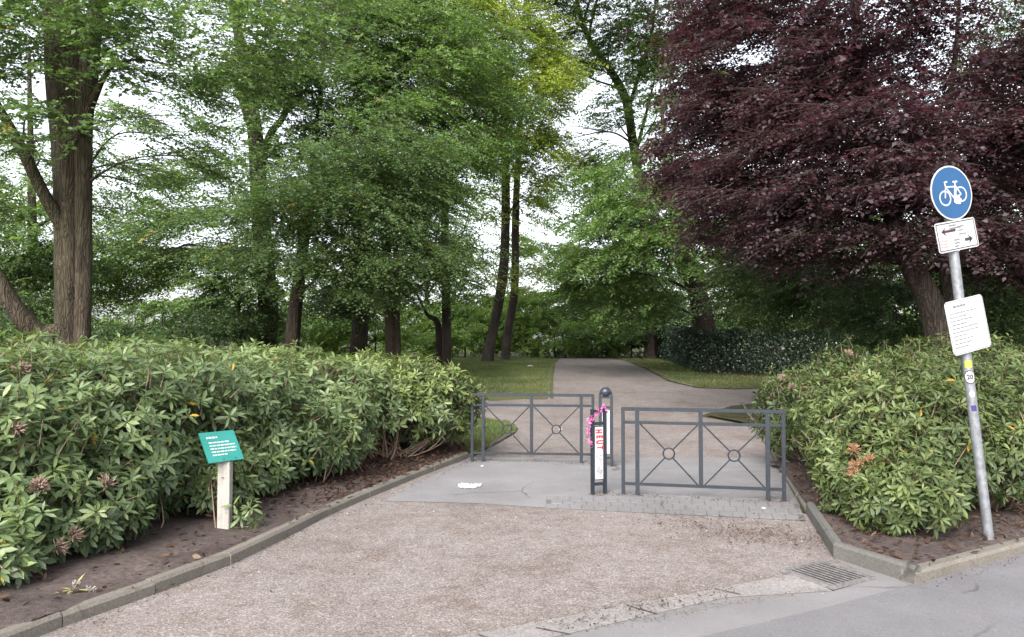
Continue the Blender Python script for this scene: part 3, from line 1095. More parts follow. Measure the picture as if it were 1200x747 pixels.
# ------------------------------------------------------------------ road sign pole
def sign_post():
    base = G(1160, 641)
    root = meta(empty("sign_pole", base), "leaning galvanised pole with round blue bicycle sign, arrow plate and white notice board", "road sign")
    D = base[1]
    top = P(1106, 205, D - 0.02)
    ax = unit(top - base)
    tb = Tubes()
    pth = np.array([base - ax * 0.1, base + ax * 1.0, base + ax * 2.0, top])
    tb.add(pth, np.full(4, 0.036), 20)
    tb.v.append(np.array([top + [0.0, 0, 0.004]]))
    n = tb.n
    tb.n += 1
    tb.f.append(np.array([[n - 20 + k, n - 20 + (k + 1) % 20, n, n] for k in range(0)]).reshape(-1, 4).astype(int)) if False else None
    tb.build("pole", M["galv"], root)
    bm = bmesh.new()
    mt = frame_mtx(top, unit(np.cross(ax, [0, 1, 0])), unit(np.cross(unit(np.cross(ax, [0, 1, 0])), ax)) * -1)
    bmesh.ops.create_cone(bm, cap_ends=True, segments=20, radius1=0.038, radius2=0.034, depth=0.02, matrix=Matrix.Translation(Vector(top)))
    bm_obj("pole_cap", bm, M["rubber"], root)
    yaw = R(-19)
    e = np.array([math.cos(yaw), -math.sin(yaw), 0.0])          # face's own right: nearer towards the street
    nrm = np.array([-math.sin(yaw), -math.cos(yaw), 0.0])

    def face(px, py, roll=0.0, off=0.046):
        t = None
        # point on the axis seen at this picture height
        best = min(np.linspace(0, 3.2, 641), key=lambda s: abs(proj(base + ax * s)[1] - py))
        c = base + ax * best + nrm * off
        ex = unit(e - ax * (e @ ax))
        ez = unit(np.cross(np.cross(ex, ax), ex))
        ez = ax - ex * (ax @ ex)
        m = frame_mtx(c, ex, ez) @ Matrix.Rotation(R(roll), 4, "Z")
        return m

    def proj(w):
        q = w - np.array([0, 0, CAM_H])
        zc = q[1] * math.cos(PITCH) + q[2] * math.sin(PITCH)
        yc = -q[1] * math.sin(PITCH) + q[2] * math.cos(PITCH)
        return CX + F_PX * q[0] / zc, CY - F_PX * yc / zc

    # round bicycle sign
    m = face(1114, 228, 4.0)
    bm = bmesh.new()
    bmesh.ops.create_cone(bm, cap_ends=True, segments=56, radius1=0.212, radius2=0.212, depth=0.004, matrix=Matrix.Translation((0, 0, 0.0)))
    bm.transform(m)
    disc = bm_obj("round_sign", bm, M["white"], root)
    bm = bmesh.new()
    bmesh.ops.create_cone(bm, cap_ends=True, segments=56, radius1=0.2, radius2=0.2, depth=0.0015, matrix=Matrix.Translation((0, 0, 0.003)))
    bm.transform(m)
    bm_obj("blue_field", bm, M["blue"], disc)
    # bicycle pictogram: two rings and frame strokes
    pol = []
    def stroke(p, q, w=0.012):
        p, q = np.array(p), np.array(q)
        d = unit(q - p)
        nn = np.array([-d[1], d[0]]) * w / 2
        pol.append([tuple(p - nn), tuple(q - nn), tuple(q + nn), tuple(p + nn)])
    W1, W2, rr = (-0.078, -0.035), (0.092, -0.02), 0.055
    for (cx, cy) in (W1, W2):
        k = 24
        for i in range(k):
            a0, a1 = 2 * math.pi * i / k, 2 * math.pi * (i + 1.02) / k
            pol.append([(cx + r * math.cos(a), cy + r * math.sin(a)) for r, a in ((rr - .006, a0), (rr + .006, a0), (rr + .006, a1), (rr - .006, a1))])
    BBk, seat, head = (0.015, -0.045), (0.045, 0.055), (-0.055, 0.05)
    stroke(W1, head); stroke(head, (-0.058, 0.085)); stroke((-0.065, 0.085), (-0.03, 0.09), 0.013)
    stroke(head, BBk); stroke(head, (0.04, 0.045)); stroke(BBk, seat); stroke(seat, (0.05, 0.08)); stroke((0.025, 0.082), (0.075, 0.082), 0.014)
    stroke(seat, W2); stroke(BBk, W2)
    poly_plate("bicycle_symbol", m, pol, 0.0008, M["white"], disc, 0.0042)
    r = random.Random(2)
    pts = [(0.045 + (0.035 + r.uniform(-.006, .006)) * math.cos(a), -0.06 + (0.038 + r.uniform(-.007, .007)) * math.sin(a)) for a in np.linspace(0, 2 * math.pi, 14, endpoint=False)]
    poly_plate("sticker", m, [pts], 0.0008, mat_plain("pale pink sticker", (0.72, 0.62, 0.66), 0.6, 0, 0.2, 60), disc, 0.0056)
    # arrow plate
    m = face(1123, 277, 5.0)
    pl = slab("arrow_plate", m, 0.42, 0.232, 0.003, M["white"], root, 0.02)
    rim = []
    def outline(w, h, t):
        return [[(-w / 2, -h / 2), (w / 2, -h / 2), (w / 2, -h / 2 + t), (-w / 2, -h / 2 + t)], [(-w / 2, h / 2 - t), (w / 2, h / 2 - t), (w / 2, h / 2), (-w / 2, h / 2)],
                [(-w / 2, -h / 2 + t), (-w / 2 + t, -h / 2 + t), (-w / 2 + t, h / 2 - t), (-w / 2, h / 2 - t)], [(w / 2 - t, -h / 2 + t), (w / 2, -h / 2 + t), (w / 2, h / 2 - t), (w / 2 - t, h / 2 - t)]]
    poly_plate("plate_border", m, outline(0.4, 0.212, 0.007), 0.0008, M["black"], pl, 0.0034)
    def arrow(cx, cy, L, s, th=0.02):
        hd = 0.036
        return [[(cx - s * L / 2, cy - th / 2), (cx + s * (L / 2 - .02), cy - th / 2), (cx + s * (L / 2 - .02), cy + th / 2), (cx - s * L / 2, cy + th / 2)],
                [(cx + s * L / 2, cy), (cx + s * (L / 2 - .05), cy + hd), (cx + s * (L / 2 - .028), cy)],
                [(cx + s * L / 2, cy), (cx + s * (L / 2 - .028), cy), (cx + s * (L / 2 - .05), cy - hd)]]
    poly_plate("left_arrow", m, arrow(-0.08, 0.042, 0.15, -1), 0.0008, mat_plain("dark red print", (0.05, 0.02, 0.025), .5), pl, 0.0034)
    poly_plate("right_arrow", m, arrow(0.115, -0.045, 0.085, 1, .024), 0.0008, M["black"], pl, 0.0034)
    poly_plate("faded_print", m, dashes(0.13, 2, 0.075, 0.022, 0.012, 8) + [[(x + 0.07, y) for x, y in q] for q in dashes(0.1, 3, 0.06, 0.03, 0.01, 9)] + [[(x, y - 0.1) for x, y in q] for q in dashes(0.08, 3, 0.06, 0.024, 0.012, 10)], 0.0008, M["grey_print"], pl, 0.0036)
    poly_plate("scratched_print", m, [[(x - 0.12, y - 0.075) for x, y in q] for q in dashes(0.14, 3, 0.04, 0.022, 0.013, 11)], 0.0008, M["pale_red"], pl, 0.0034)
    # notice board
    m = face(1136, 381, 5.5)
    nb = slab("notice_board", m, 0.40, 0.415, 0.003, M["white"], root, 0.03)
    poly_plate("board_border", m, outline(0.386, 0.4, 0.0035), 0.0008, M["grey_print"], nb, 0.0034)
    poly_plate("heading_print", m, dashes(0.24, 1, 0.15, 0.03, 0.016, 21, 1.0), 0.0008, M["grey_print"], nb, 0.0034)
    poly_plate("notice_print", m, [[(x - 0.02, y) for x, y in q] for q in dashes(0.3, 10, 0.105, 0.029, 0.007, 22, 0.95)], 0.0008, M["grey_print"], nb, 0.0034)
    # clamps behind the plates and stickers on the pole
    for py in (215, 242, 270, 284, 362, 402):
        s = min(np.linspace(0, 3.2, 641), key=lambda s: abs(proj(base + ax * s)[1] - py))
        tb = Tubes()
        tb.add(np.array([base + ax * (s - .012), base + ax * (s + .012)]), np.full(2, 0.0395), 18)
        tb.build("clamp", M["galv"], root)

    def pole_sticker(name, py, hgt, half_ang, mat, lift, rot0=0.0):
        s = min(np.linspace(0, 3.2, 641), key=lambda s: abs(proj(base + ax * s)[1] - py))
        to_cam = unit(np.array([-base[0], -base[1], 0]))
        sd = unit(np.cross(ax, to_cam))
        V, Fc = [], []
        n = 12
        for k in range(n + 1):
            a = (k / n * 2 - 1) * half_ang
            hh = hgt / 2 * (math.sqrt(max(0.02, 1 - (a / half_ang) ** 2)) if rot0 else 1)
            dvec = to_cam * math.cos(a + .25) + sd * math.sin(a + .25)
            for z in (-hh, hh):
                V.append(base + ax * (s + z) + dvec * (0.036 + lift))
            if k:
                Fc.append([2 * k - 2, 2 * k, 2 * k + 1, 2 * k - 1])
        o = link(name, np_mesh(name, np.array(V), np.array(Fc), smooth=True), mat, root)
        return s, to_cam, sd

    pole_sticker("yellow_sticker", 427, 0.06, 0.75, M["yellow"], 0.0012)
    pole_sticker("round_sticker", 442, 0.105, 1.15, M["black"], 0.0012, 1)
    s, tc, sd = pole_sticker("sticker_face", 442, 0.09, 0.98, M["white"], 0.0022, 1)
    dv = unit(tc * math.cos(.25) + sd * math.sin(.25))
    text_obj("lettering", "20", 0.05, M["black"], root, frame_mtx(base + ax * s + dv * 0.0375, np.cross(ax, dv), ax) @ Matrix.Diagonal((0.8, 1, 1, 1)), 0.002)
    pole_sticker("torn_sticker", 462, 0.05, 0.55, M["white"], 0.0012, 1)
    pole_sticker("purple_sticker", 478, 0.045, 0.5, M["purple_ink"], 0.0012)


sign_post()


# ------------------------------------------------------------------ green information board on a wooden post
def info_sign():
    b = G(263, 628)
    root = meta(empty("information_board", b), "green tilted information board on a pale square wooden post before the left rhododendrons", "sign")
    D = b[1]
    h = P(263, 538, D)[2]
    bm = bmesh.new()
    bar(bm, (b[0], b[1], -0.1), (b[0], b[1], h), 0.098, 0.07, up=(0, 1, 0))
    bm_obj("post", bm, M["wood"], root, bevel=0.004)
    yaw, tilt = R(44), R(43)
    ex = np.array([math.cos(yaw), math.sin(yaw), 0])
    back = np.array([-math.sin(yaw), math.cos(yaw), 0])
    ez = back * math.sin(tilt) + np.array([0, 0, 1]) * math.cos(tilt)
    c = P(259, 524, D + 0.02)
    c = c + np.array([0.0, 0, 0])
    # lean of the board to the left as in the photo
    ez2 = unit(ez - ex * 0.30)
    m = frame_mtx(c, ex, unit(ez - ex * 0.0))
    sh = Matrix.Rotation(R(1), 4, "Z")
    m = m @ sh
    bd = slab("board", m, 0.29, 0.30, 0.012, M["teal"], root, 0.006)
    poly_plate("heading_print", m, [[(x - 0.0, y) for x, y in q] for q in dashes(0.2, 1, 0.083, 0.03, 0.017, 31, 1.0)], 0.0008, M["white"], bd, 0.0125)
    poly_plate("body_print", m, [[(x + 0.015, y) for x, y in q] for q in dashes(0.22, 5, 0.035, 0.031, 0.012, 33, 1.0)], 0.0008, M["white"], bd, 0.0125)
    for x in (-0.02, 0.08):
        bm = bmesh.new()
        bmesh.ops.create_cone(bm, cap_ends=True, segments=10, radius1=0.006, radius2=0.005, depth=0.004, matrix=Matrix.Translation((x, -0.13, 0.0145)))
        bm.transform(m)
        bm_obj("screw", bm, M["iron_worn"], bd)
    bm = bmesh.new()
    mid = Vector(c) - Vector(np.cross(ex, ez)) * 0.03
    bar(bm, tuple(Vector((b[0], b[1], h - 0.06))), tuple(mid), 0.05, 0.02)
    bm_obj("bracket", bm, M["galv"], root)


info_sign()


# ------------------------------------------------------------------ drain grate
def grate():
    q = [np.array(g2(*p)) for p in ((917, 672), (964, 661), (1023, 680), (977, 692))]
    c = sum(q) / 4
    root = meta(empty("drain_grate", (c[0], c[1], 0.01)), "iron drain grate with narrow bars in the ground at the right kerb corner", "drain grate")
    # local directions: u along q0->q1 (spacing), v along q1->q2 (bars)
    u = (q[1] - q[0] + q[2] - q[3]) / 2
    v = (q[2] - q[1] + q[3] - q[0]) / 2
    o = c - u / 2 - v / 2
    z = 0.014
    bm = bmesh.new()
    vs = [bm.verts.new((*(o + u * a + v * b), 0.012)) for a, b in ((0, 0), (1, 0), (1, 1), (0, 1))]
    bm.faces.new(vs)
    bmesh.ops.recalc_face_normals(bm, faces=bm.faces[:])
    bm_obj("pit_shade", bm, M["pit_shade"], root)
    bm = bmesh.new()
    for a, b in (((0, 0), (1, 0)), ((1, 0), (1, 1)), ((1, 1), (0, 1)), ((0, 1), (0, 0))):
        A, B = o + u * a[0] + v * a[1], o + u * b[0] + v * b[1]
        d = unit(B - A)
        bar(bm, (*(A + d * 0.011), 0.018), (*(B - d * 0.011 + d * 0.022), 0.018), 0.022, 0.02)
    bm_obj("frame", bm, M["grate"], root)
    for k in range(9):
        t = (k + 0.75) / 9.5
        A, B = o + u * t + v * 0.03, o + u * t + v * 0.97
        bm = bmesh.new()
        bar(bm, (*A, 0.022), (*B, 0.022), 0.014, 0.006)
        bm_obj("bar", bm, M["grate"], root)


grate()


# ------------------------------------------------------------------ rhododendrons
ALL_LUMPS = []


def shrub(label, lumps, mat, dens=125, leaf=(0.088, 0.138), zmin=0.1, trusses=(), seed=1, truss_mat=None, tmean=0.45, stem_base=None, gaps=(), group=None, name="rhododendron"):
    """lumps: (x,y,z,rx,ry,rz)"""
    lum = np.array(lumps, float)
    others = np.array(ALL_LUMPS) if ALL_LUMPS else np.zeros((0, 6))
    c0 = lum[:, :2].mean(0)
    root = meta(empty(name, (c0[0], c0[1], 0.07)), label, "shrub", group)
    pos, axs, tn = [], [], []
    for li, (x, y, z, rx, ry, rz) in enumerate(lum):
        for layer, (sc, df) in enumerate(((1.0, 1.0), (0.86, 0.75), (0.68, 0.4))):
            rr = np.array([rx, ry, rz]) * sc
            area = 4 * math.pi * ((((rr[0] * rr[1]) ** 1.6 + (rr[0] * rr[2]) ** 1.6 + (rr[1] * rr[2]) ** 1.6) / 3) ** (1 / 1.6))
            n = int(area * dens * df)
            u = unit(rng.normal(size=(n, 3)) * np.array([rr[0] ** .5, rr[1] ** .5, rr[2] ** .5]))
            for q in u:
                nz = mnoise.noise(Vector(((x + q[0] * rx) * 2.3 + seed, (y + q[1] * ry) * 2.3, (z + q[2] * rz) * 2.3)))
                p = np.array([x, y, z]) + q * rr * (1 + 0.24 * nz + rng.normal(0, 0.05) + (0.2 * rng.random() if rng.random() < 0.16 else 0) + 0.1 * mnoise.noise(Vector(((x + q[0] * rx) * 6 + seed, (y + q[1] * ry) * 6, (z + q[2] * rz) * 6))))
                if p[2] < zmin + 0.1 * mnoise.noise(Vector((p[0] * 3, p[1] * 3, 0))):
                    continue
                # back side far from view: thinner
                if q[1] > 0.45 and rng.random() < 0.45:
                    continue
                skip = layer == 0 and mnoise.noise(Vector((p[0] * 2.6, p[1] * 2.6 + seed, p[2] * 3.2))) > 0.3
                for lj, L2 in enumerate(lum):
                    if lj != li and (((p - L2[:3]) / (L2[3:] * 0.9)) ** 2).sum() < 1 * sc * sc:
                        skip = True
                        break
                if not skip and len(others):
                    if ((((p - others[:, :3]) / (others[:, 3:] * 0.8)) ** 2).sum(1) < 1).any():
                        skip = True
                for (gx, gy, gz, gr) in gaps:
                    if ((p[0] - gx) ** 2 + (p[1] - gy) ** 2 + (p[2] - gz) ** 2) < gr * gr * (0.8 + 0.4 * rng.random()):
                        skip = True
                if skip:
                    continue
                nn = unit(q / rr)
                pos.append(p)
                axs.append(unit(nn * 0.75 + np.array([0, 0, 0.55]) + rng.normal(0, 0.25, 3)))
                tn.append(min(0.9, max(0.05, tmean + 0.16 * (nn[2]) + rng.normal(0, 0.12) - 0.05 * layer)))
    ALL_LUMPS.extend(lumps)
    pos, axs, tn = np.array(pos), np.array(axs), np.array(tn)
    N = len(pos)
    lp, ld, ln, lL, lt = [], [], [], [], []
    m = 9
    a1 = unit(np.cross(axs, np.array([0.3, 0.5, 0.81])))
    a2 = np.cross(axs, a1)
    ph = rng.uniform(0, 6.28, N)
    for k in range(m):
        sel_k = np.ones(N, bool) if k < 5 else rng.random(N) < .8
        az = ph + 2 * math.pi * k / m * 1.618 * 1.0 + rng.normal(0, 0.15, N)
        inc = np.radians(np.clip(rng.normal(48 + 6 * k, 12, N), 20, 112))
        rad = np.cos(az)[:, None] * a1 + np.sin(az)[:, None] * a2
        d = np.cos(inc)[:, None] * axs + np.sin(inc)[:, None] * rad
        d[:, 2] -= 0.15
        nr = np.sin(inc)[:, None] * axs - np.cos(inc)[:, None] * rad
        Lk = rng.uniform(leaf[0] * .8, leaf[1], N) * (0.75 + 0.35 * k / m)
        lp.append((pos + rad * 0.006 - axs * 0.03 * k / m)[sel_k])
        ld.append(d[sel_k])
        ln.append((nr + rng.normal(0, 0.16, (N, 3)))[sel_k])
        lL.append(Lk[sel_k])
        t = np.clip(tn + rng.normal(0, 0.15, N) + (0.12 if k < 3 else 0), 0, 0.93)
        lt.append(np.where(rng.random(N) < 0.004, 1.0, t)[sel_k])
    lp, ld, ln, lL, lt = (np.concatenate(z) for z in (lp, ld, ln, lL, lt))
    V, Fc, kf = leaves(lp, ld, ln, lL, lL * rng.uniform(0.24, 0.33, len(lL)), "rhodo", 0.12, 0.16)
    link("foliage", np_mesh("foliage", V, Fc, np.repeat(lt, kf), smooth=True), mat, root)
    # woody stems from the ground up to the leaf whorls
    tb = Tubes()
    nst = min(90, N // 6)
    sel = rng.choice(N, nst, replace=False)
    for i in sel:
        e = pos[i]
        li = np.argmin((((e - lum[:, :3]) / lum[:, 3:]) ** 2).sum(1))
        bx = lum[li, :2] + rng.normal(0, 0.16, 2) * lum[li, 3:5] if stem_base is None else np.array(stem_base) + rng.normal(0, 0.12, 2)
        b = np.array([bx[0], bx[1], 0.03])
        mid = b * 0.45 + e * 0.55 + np.array([rng.normal(0, .08), rng.normal(0, .08), -0.12 + rng.normal(0, 0.08)])
        sp = spline([np.append(b, rng.uniform(.01, .018)), np.append(mid, 0.008), np.append(e, 0.003)], 9)
        tb.add(sp[:, :3], sp[:, 3], 5)
    tw = rng.random(N) < 0.8
    inner = pos[tw] - axs[tw] * 0.14 + rng.normal(0, 0.03, (tw.sum(), 3))
    tb.many(inner, pos[tw], 0.0045, 0.003)
    tb.build("stems", M["twig_pale"], root)
    # faded flower heads
    for (px, py, dd) in trusses:
        t = P(px, py, dd)
        i = np.argmin(((pos - t) ** 2).sum(1) + 0.3 * (pos[:, 1] - dd + 0.2).clip(0) ** 2)
        c = pos[i]
        tbt = Tubes()
        n = 60
        dirs = unit(rng.normal(size=(n, 3)) * 0.75 + axs[i] * 0.8)
        ends = c + axs[i] * 0.03 + dirs * rng.uniform(0.025, 0.062, (n, 1)) * (1 if truss_mat is None else .75)
        tbt.many(np.repeat((c + axs[i] * 0.02)[None], n, 0), ends, 0.0022, 0.0035)
        tbt.many(ends, ends + dirs * 0.02 + rng.normal(0, .006, (n, 3)), 0.006, 0.002)
        tbt.build("flower_head", truss_mat or M["truss"], root)
    return root


# left bed, from the street end to the barrier end
shrub("grey green rhododendron with brown faded flower heads, nearest in the left bed",
      [(-4.05, 5.55, .72, 1.0, .95, .80), (-4.9, 6.6, .85, 1.1, 1.0, .75), (-3.45, 5.15, .42, .55, .45, .38), (-3.35, 6.2, .80, .7, .7, .66), (-4.9, 5.0, .6, .9, .8, .7), (-3.3, 4.75, .27, .34, .32, .26), (-3.15, 5.5, .34, .4, .4, .3)],
      M["rhodo"], zmin=0.12, seed=1, tmean=.40,
      trusses=[(25, 505, 5.0), (55, 572, 5.0), (60, 560, 4.9), (85, 625, 4.9), (117, 637, 5.0), (10, 670, 4.6), (50, 580, 4.9), (130, 575, 5.4), (25, 455, 5.5)])
shrub("broad rhododendron directly behind the green information board, brown flower heads low on its front",
      [(-3.3, 7.0, .74, .85, .8, .78), (-2.95, 6.75, .5, .55, .5, .48), (-4.3, 8.2, .85, 1.3, 1.0, .72), (-2.75, 7.7, .75, .75, .7, .62), (-5.8, 8.6, .85, 1.3, 1.1, .72), (-2.55, 7.35, .36, .42, .42, .30), (-2.75, 6.6, .34, .4, .36, .28)],
      M["rhodo"], zmin=0.14, seed=5, tmean=.42, trusses=[(185, 605, 6.2), (160, 578, 6.2), (132, 580, 6.1), (160, 545, 6.4)])
shrub("green rhododendron with bare stems showing below, between the information board and the barrier end",
      [(-2.35, 8.6, .80, .8, .75, .62), (-3.2, 9.4, .85, 1.0, .9, .66), (-1.95, 9.15, .85, .55, .5, .50), (-4.9, 10.0, .88, 1.5, 1.1, .68), (-2.15, 8.1, .42, .42, .38, .33), (-2.0, 8.55, .42, .34, .3, .28)],
      M["rhodo"], zmin=0.22, seed=9, tmean=.52, gaps=[(-1.6, 9.3, .42, .42)])
shrub("yellow green rhododendron at the barrier end of the left bed",
      [(-1.25, 10.1, .80, .72, .7, .52), (-.95, 10.55, .66, .45, .5, .42), (-1.95, 10.7, .84, .9, .8, .56), (-1.55, 9.6, .72, .5, .5, .42), (-3.3, 11.2, .86, 1.1, .9, .60)],
      M["rhodo_yellow"], zmin=0.26, seed=13, tmean=.5, gaps=[(-1.55, 9.4, .42, .4)], stem_base=(-1.55, 9.75))
shrub("low rhododendron sprig on bare soil at the foot of the wooden post",
      [(-2.17, 6.12, .17, .14, .12, .12), (-2.42, 6.2, .42, .12, .1, .12)], M["rhodo"], dens=60, leaf=(.08, .12), zmin=.06, seed=17)
# right bed
shrub("light green rhododendron with orange faded flower heads, above the right kerb corner",
      [(3.42, 6.8, .68, .62, .6, .56), (3.22, 6.25, .50, .42, .4, .36), (3.72, 6.6, .68, .5, .5, .5), (3.4, 7.5, .74, .5, .6, .54), (3.95, 7.5, .82, .7, .65, .58), (3.05, 5.95, .36, .34, .32, .28), (3.2, 5.85, .38, .3, .3, .28), (2.95, 6.5, .36, .26, .4, .28)],
      M["rhodo_right"], dens=165, leaf=(.07, .115), zmin=0.13, gaps=[(3.45, 5.6, .12, .22), (3.85, 5.9, .15, .26)], seed=21, tmean=.48, truss_mat=M["truss_orange"], stem_base=(3.4, 6.45),
      trusses=[(1000, 550, 6.1), (1008, 548, 6.1), (1022, 540, 6.1), (1003, 522, 6.2), (1047, 545, 6.1), (1030, 500, 6.4), (990, 553, 6.1)])
shrub("rhododendron behind and right of the leaning sign pole",
      [(4.35, 6.75, .60, .62, .55, .50), (5.1, 7.0, .75, .8, .6, .6), (4.6, 7.7, .78, .8, .7, .6), (5.9, 7.6, .8, .9, .8, .66)],
      M["rhodo_right"], dens=150, leaf=(.07, .115), zmin=0.24, seed=25, tmean=.38, truss_mat=M["truss_orange"], trusses=[(1080, 495, 7.0), (1110, 470, 7.2)], stem_base=(4.5, 6.9))
shrub("taller rhododendron with reddish tips at the back of the right bed, nearest the clipped hedge",
      [(3.85, 8.5, .85, .7, .7, .60), (4.6, 9.0, .9, .9, .8, .64), (3.65, 9.4, .72, .55, .6, .52), (5.8, 9.3, .95, 1.0, .9, .66)],
      M["rhodo_right"], dens=140, leaf=(.07, .115), zmin=0.2, seed=29, tmean=.28, truss_mat=M["truss"], trusses=[(928, 425, 8.0), (985, 412, 8.3), (915, 440, 8.2), (890, 452, 8.8)])


# ------------------------------------------------------------------ clipped hedge by the verge
def clipped_hedge():
    x0, y0 = 7.35, 26.2
    root = meta(empty("clipped_hedge", (x0, y0, float(height(x0, y0)))), "dark glossy clipped evergreen hedge turning a corner beyond the right grass verge", "hedge")
    path = np.array([[9.2, 45.5], [8.2, 36.0], [7.6, 29.0], [7.9, 27.3], [9.0, 26.9], [12, 26.6], [15.5, 26.4]])
    pp = spline(path, 60)
    segl = np.r_[0, np.cumsum(np.linalg.norm(np.diff(pp, axis=0), axis=1))]
    n = 105000
    s = rng.random(n) * segl[-1]
    x = np.interp(s, segl, pp[:, 0]); y = np.interp(s, segl, pp[:, 1])
    tx = np.gradient(pp[:, 0], segl); ty = np.gradient(pp[:, 1], segl)
    dx = np.interp(s, segl, tx); dy = np.interp(s, segl, ty)
    nrm = unit(np.column_stack([dy, -dx]))      # sideways
    half, H = 0.62, 1.62
    side = np.where(rng.random(n) < 0.62, -1.0, 1.0)
    k = rng.random(n)
    off = np.where(k < 0.72, side * half, rng.uniform(-half, half, n))
    zz = np.where(k < 0.72, 0.12 + (H - .12) * rng.random(n), H)
    rough = np.array([mnoise.noise(Vector((a * 1.6, b * 1.6, c * 1.6))) for a, b, c in zip(x, y, zz)]) * 0.14 - np.abs(rng.normal(0, 0.13, n))
    outw = np.where((k < 0.72)[:, None], np.column_stack([nrm * side[:, None], np.zeros(n)]), np.array([0, 0, 1.0]))
    edge = np.clip((zz - (H - 0.3)) / 0.3, 0, 1) * (k < 0.72)
    p = np.column_stack([x + nrm[:, 0] * off, y + nrm[:, 1] * off, zz]) + outw * (rough - 0.16 * edge ** 2)[:, None]
    p[:, 2] += height(p[:, 0], p[:, 1])
    d = unit(rng.normal(size=(n, 3)) + outw * 0.7)
    nr = outw * 0.9 + rng.normal(0, 0.6, (n, 3)) + np.array([0, 0, .3])
    L = rng.uniform(0.06, 0.11, n)
    V, Fc, kf = leaves(p, d, nr, L, L * .6)
    link("foliage", np_mesh("foliage", V, Fc, rng.random(n)), M["leaf_holly"], root)
    tb = Tubes()
    for t in np.arange(0.3, segl[-1], 0.45):
        bx, by = np.interp(t, segl, pp[:, 0]), np.interp(t, segl, pp[:, 1])
        g = float(height(bx, by))
        for j in range(2):
            e = np.array([bx + rng.normal(0, .25), by + rng.normal(0, .25), g + 1.35])
            sp = spline([(bx, by, g - .05, .028), (*(np.array([bx, by, g + .6]) + rng.normal(0, .08, 3)), .018), (*e, .006)], 6)
            tb.add(sp[:, :3], sp[:, 3], 5)
    tb.build("stems", M["twig"], root)


clipped_hedge()

# ------------------------------------------------------------------ trees
LB_, LD, LM, LL, LP, LF = M["leaf_beech"], M["leaf_dark"], M["leaf_mid"], M["leaf_sunlit"], M["leaf_purple"], M["leaf_far_sunlit"]

tree("beech_tree", "big forked brown grey trunk with low limb sweeping left, behind the near hedge",
     [[(83, 402, 13, .25), (84, 300, 13, .245), (83, 200, 13, .27), (80, 110, 13, .33), (76, 40, 13, .31), (70, -40, 13, .25), (66, -160, 13, .2), (60, -330, 13.4, .08)],
      [(92, 130, 13, .2), (104, 85, 12.9, .16), (108, 40, 12.8, .16), (122, -20, 12.7, .13), (150, -160, 12.4, .07)],
      [(96, 402, 12.85, .14), (98, 320, 12.85, .13), (98, 220, 12.85, .135), (99, 140, 12.85, .14), (107, 80, 12.8, .12)],
      [(76, 400, 12.9, .17), (48, 392, 12.7, .17), (18, 362, 12.5, .15), (-8, 320, 12.4, .13), (-50, 250, 12.2, .09), (-90, 160, 12, .05)],
      [(76, 270, 12.9, .12), (50, 225, 12.6, .10), (20, 165, 12.3, .085), (-10, 110, 12, .06), (-40, 40, 11.8, .03)],
      [(90, 168, 12.8, .09), (112, 112, 12.5, .06), (130, 80, 12.1, .03), (160, 70, 11.6, .02), (200, 76, 11.2, .01)]],
     [(20, 40, 12, 75, 55, 1.4), (150, 25, 12, 75, 40, 1.4, .9), (235, 55, 11.5, 75, 38, 1.2, .9), (315, 45, 11.5, 60, 45, 1.2, .9), (20, 130, 11.5, 60, 40, 1.2, .8), (215, 118, 11.4, 70, 22, 1.0, .6),
      (-20, 230, 13, 60, 50, 1.5), (110, 88, 11.6, 45, 16, .8, .55), (175, 150, 12, 60, 22, 1.2, .35), (150, 200, 13, 45, 20, 1.2, .3), (215, 180, 12.5, 50, 22, 1.2, .35), (140, 60, 11.5, 60, 30, 1.2, .7), (195, 85, 12, 50, 25, 1.2, .6), (170, -70, 13, 200, 80, 3, .35), (-30, -60, 13, 120, 80, 2.5, .6), (90, -230, 14, 260, 110, 4, .35), (380, -20, 12, 60, 40, 1.4, .7)],
     LB_, M["bark_beech"], leaf=0.083, cover=2.2, K=15, spray=.75, droop=.15, flat=.82, limb_r=.03)

tree("broadleaf_tree", "tall tree with thick dark upright trunk and spreading layered boughs beyond the hedge",
     [[(314, 402, 27, .34), (313, 340, 27, .33), (304, 240, 27, .31), (298, 150, 27, .26), (288, 80, 27, .2), (270, -10, 27, .15), (255, -160, 27, .08)],
      [(302, 210, 27, .17), (316, 160, 26.5, .13), (335, 130, 26, .1), (350, 60, 25.6, .06)],
      [(300, 170, 27, .12), (280, 110, 26.6, .1), (262, 60, 26, .06)]],
     [(300, 85, 25, 70, 45, 1.8, .7), (385, 95, 24, 75, 60, 2), (345, 170, 24, 60, 45, 1.8, .8), (250, 205, 25, 60, 35, 1.8, .5), (330, 255, 23, 85, 45, 2.2), (230, 285, 25, 80, 45, 2.2), (270, 318, 25, 50, 20, 2, .6),
      (400, 20, 25, 80, 50, 2.4), (300, -60, 27, 160, 70, 4, .35), (160, 300, 27, 70, 40, 2.2, .9), (300, -200, 28, 180, 90, 5, .4)],
     LB_, M["bark_dark"], leaf=0.115, cover=2.6, K=13, spray=1.1, droop=.2, flat=.85, limb_r=.07)

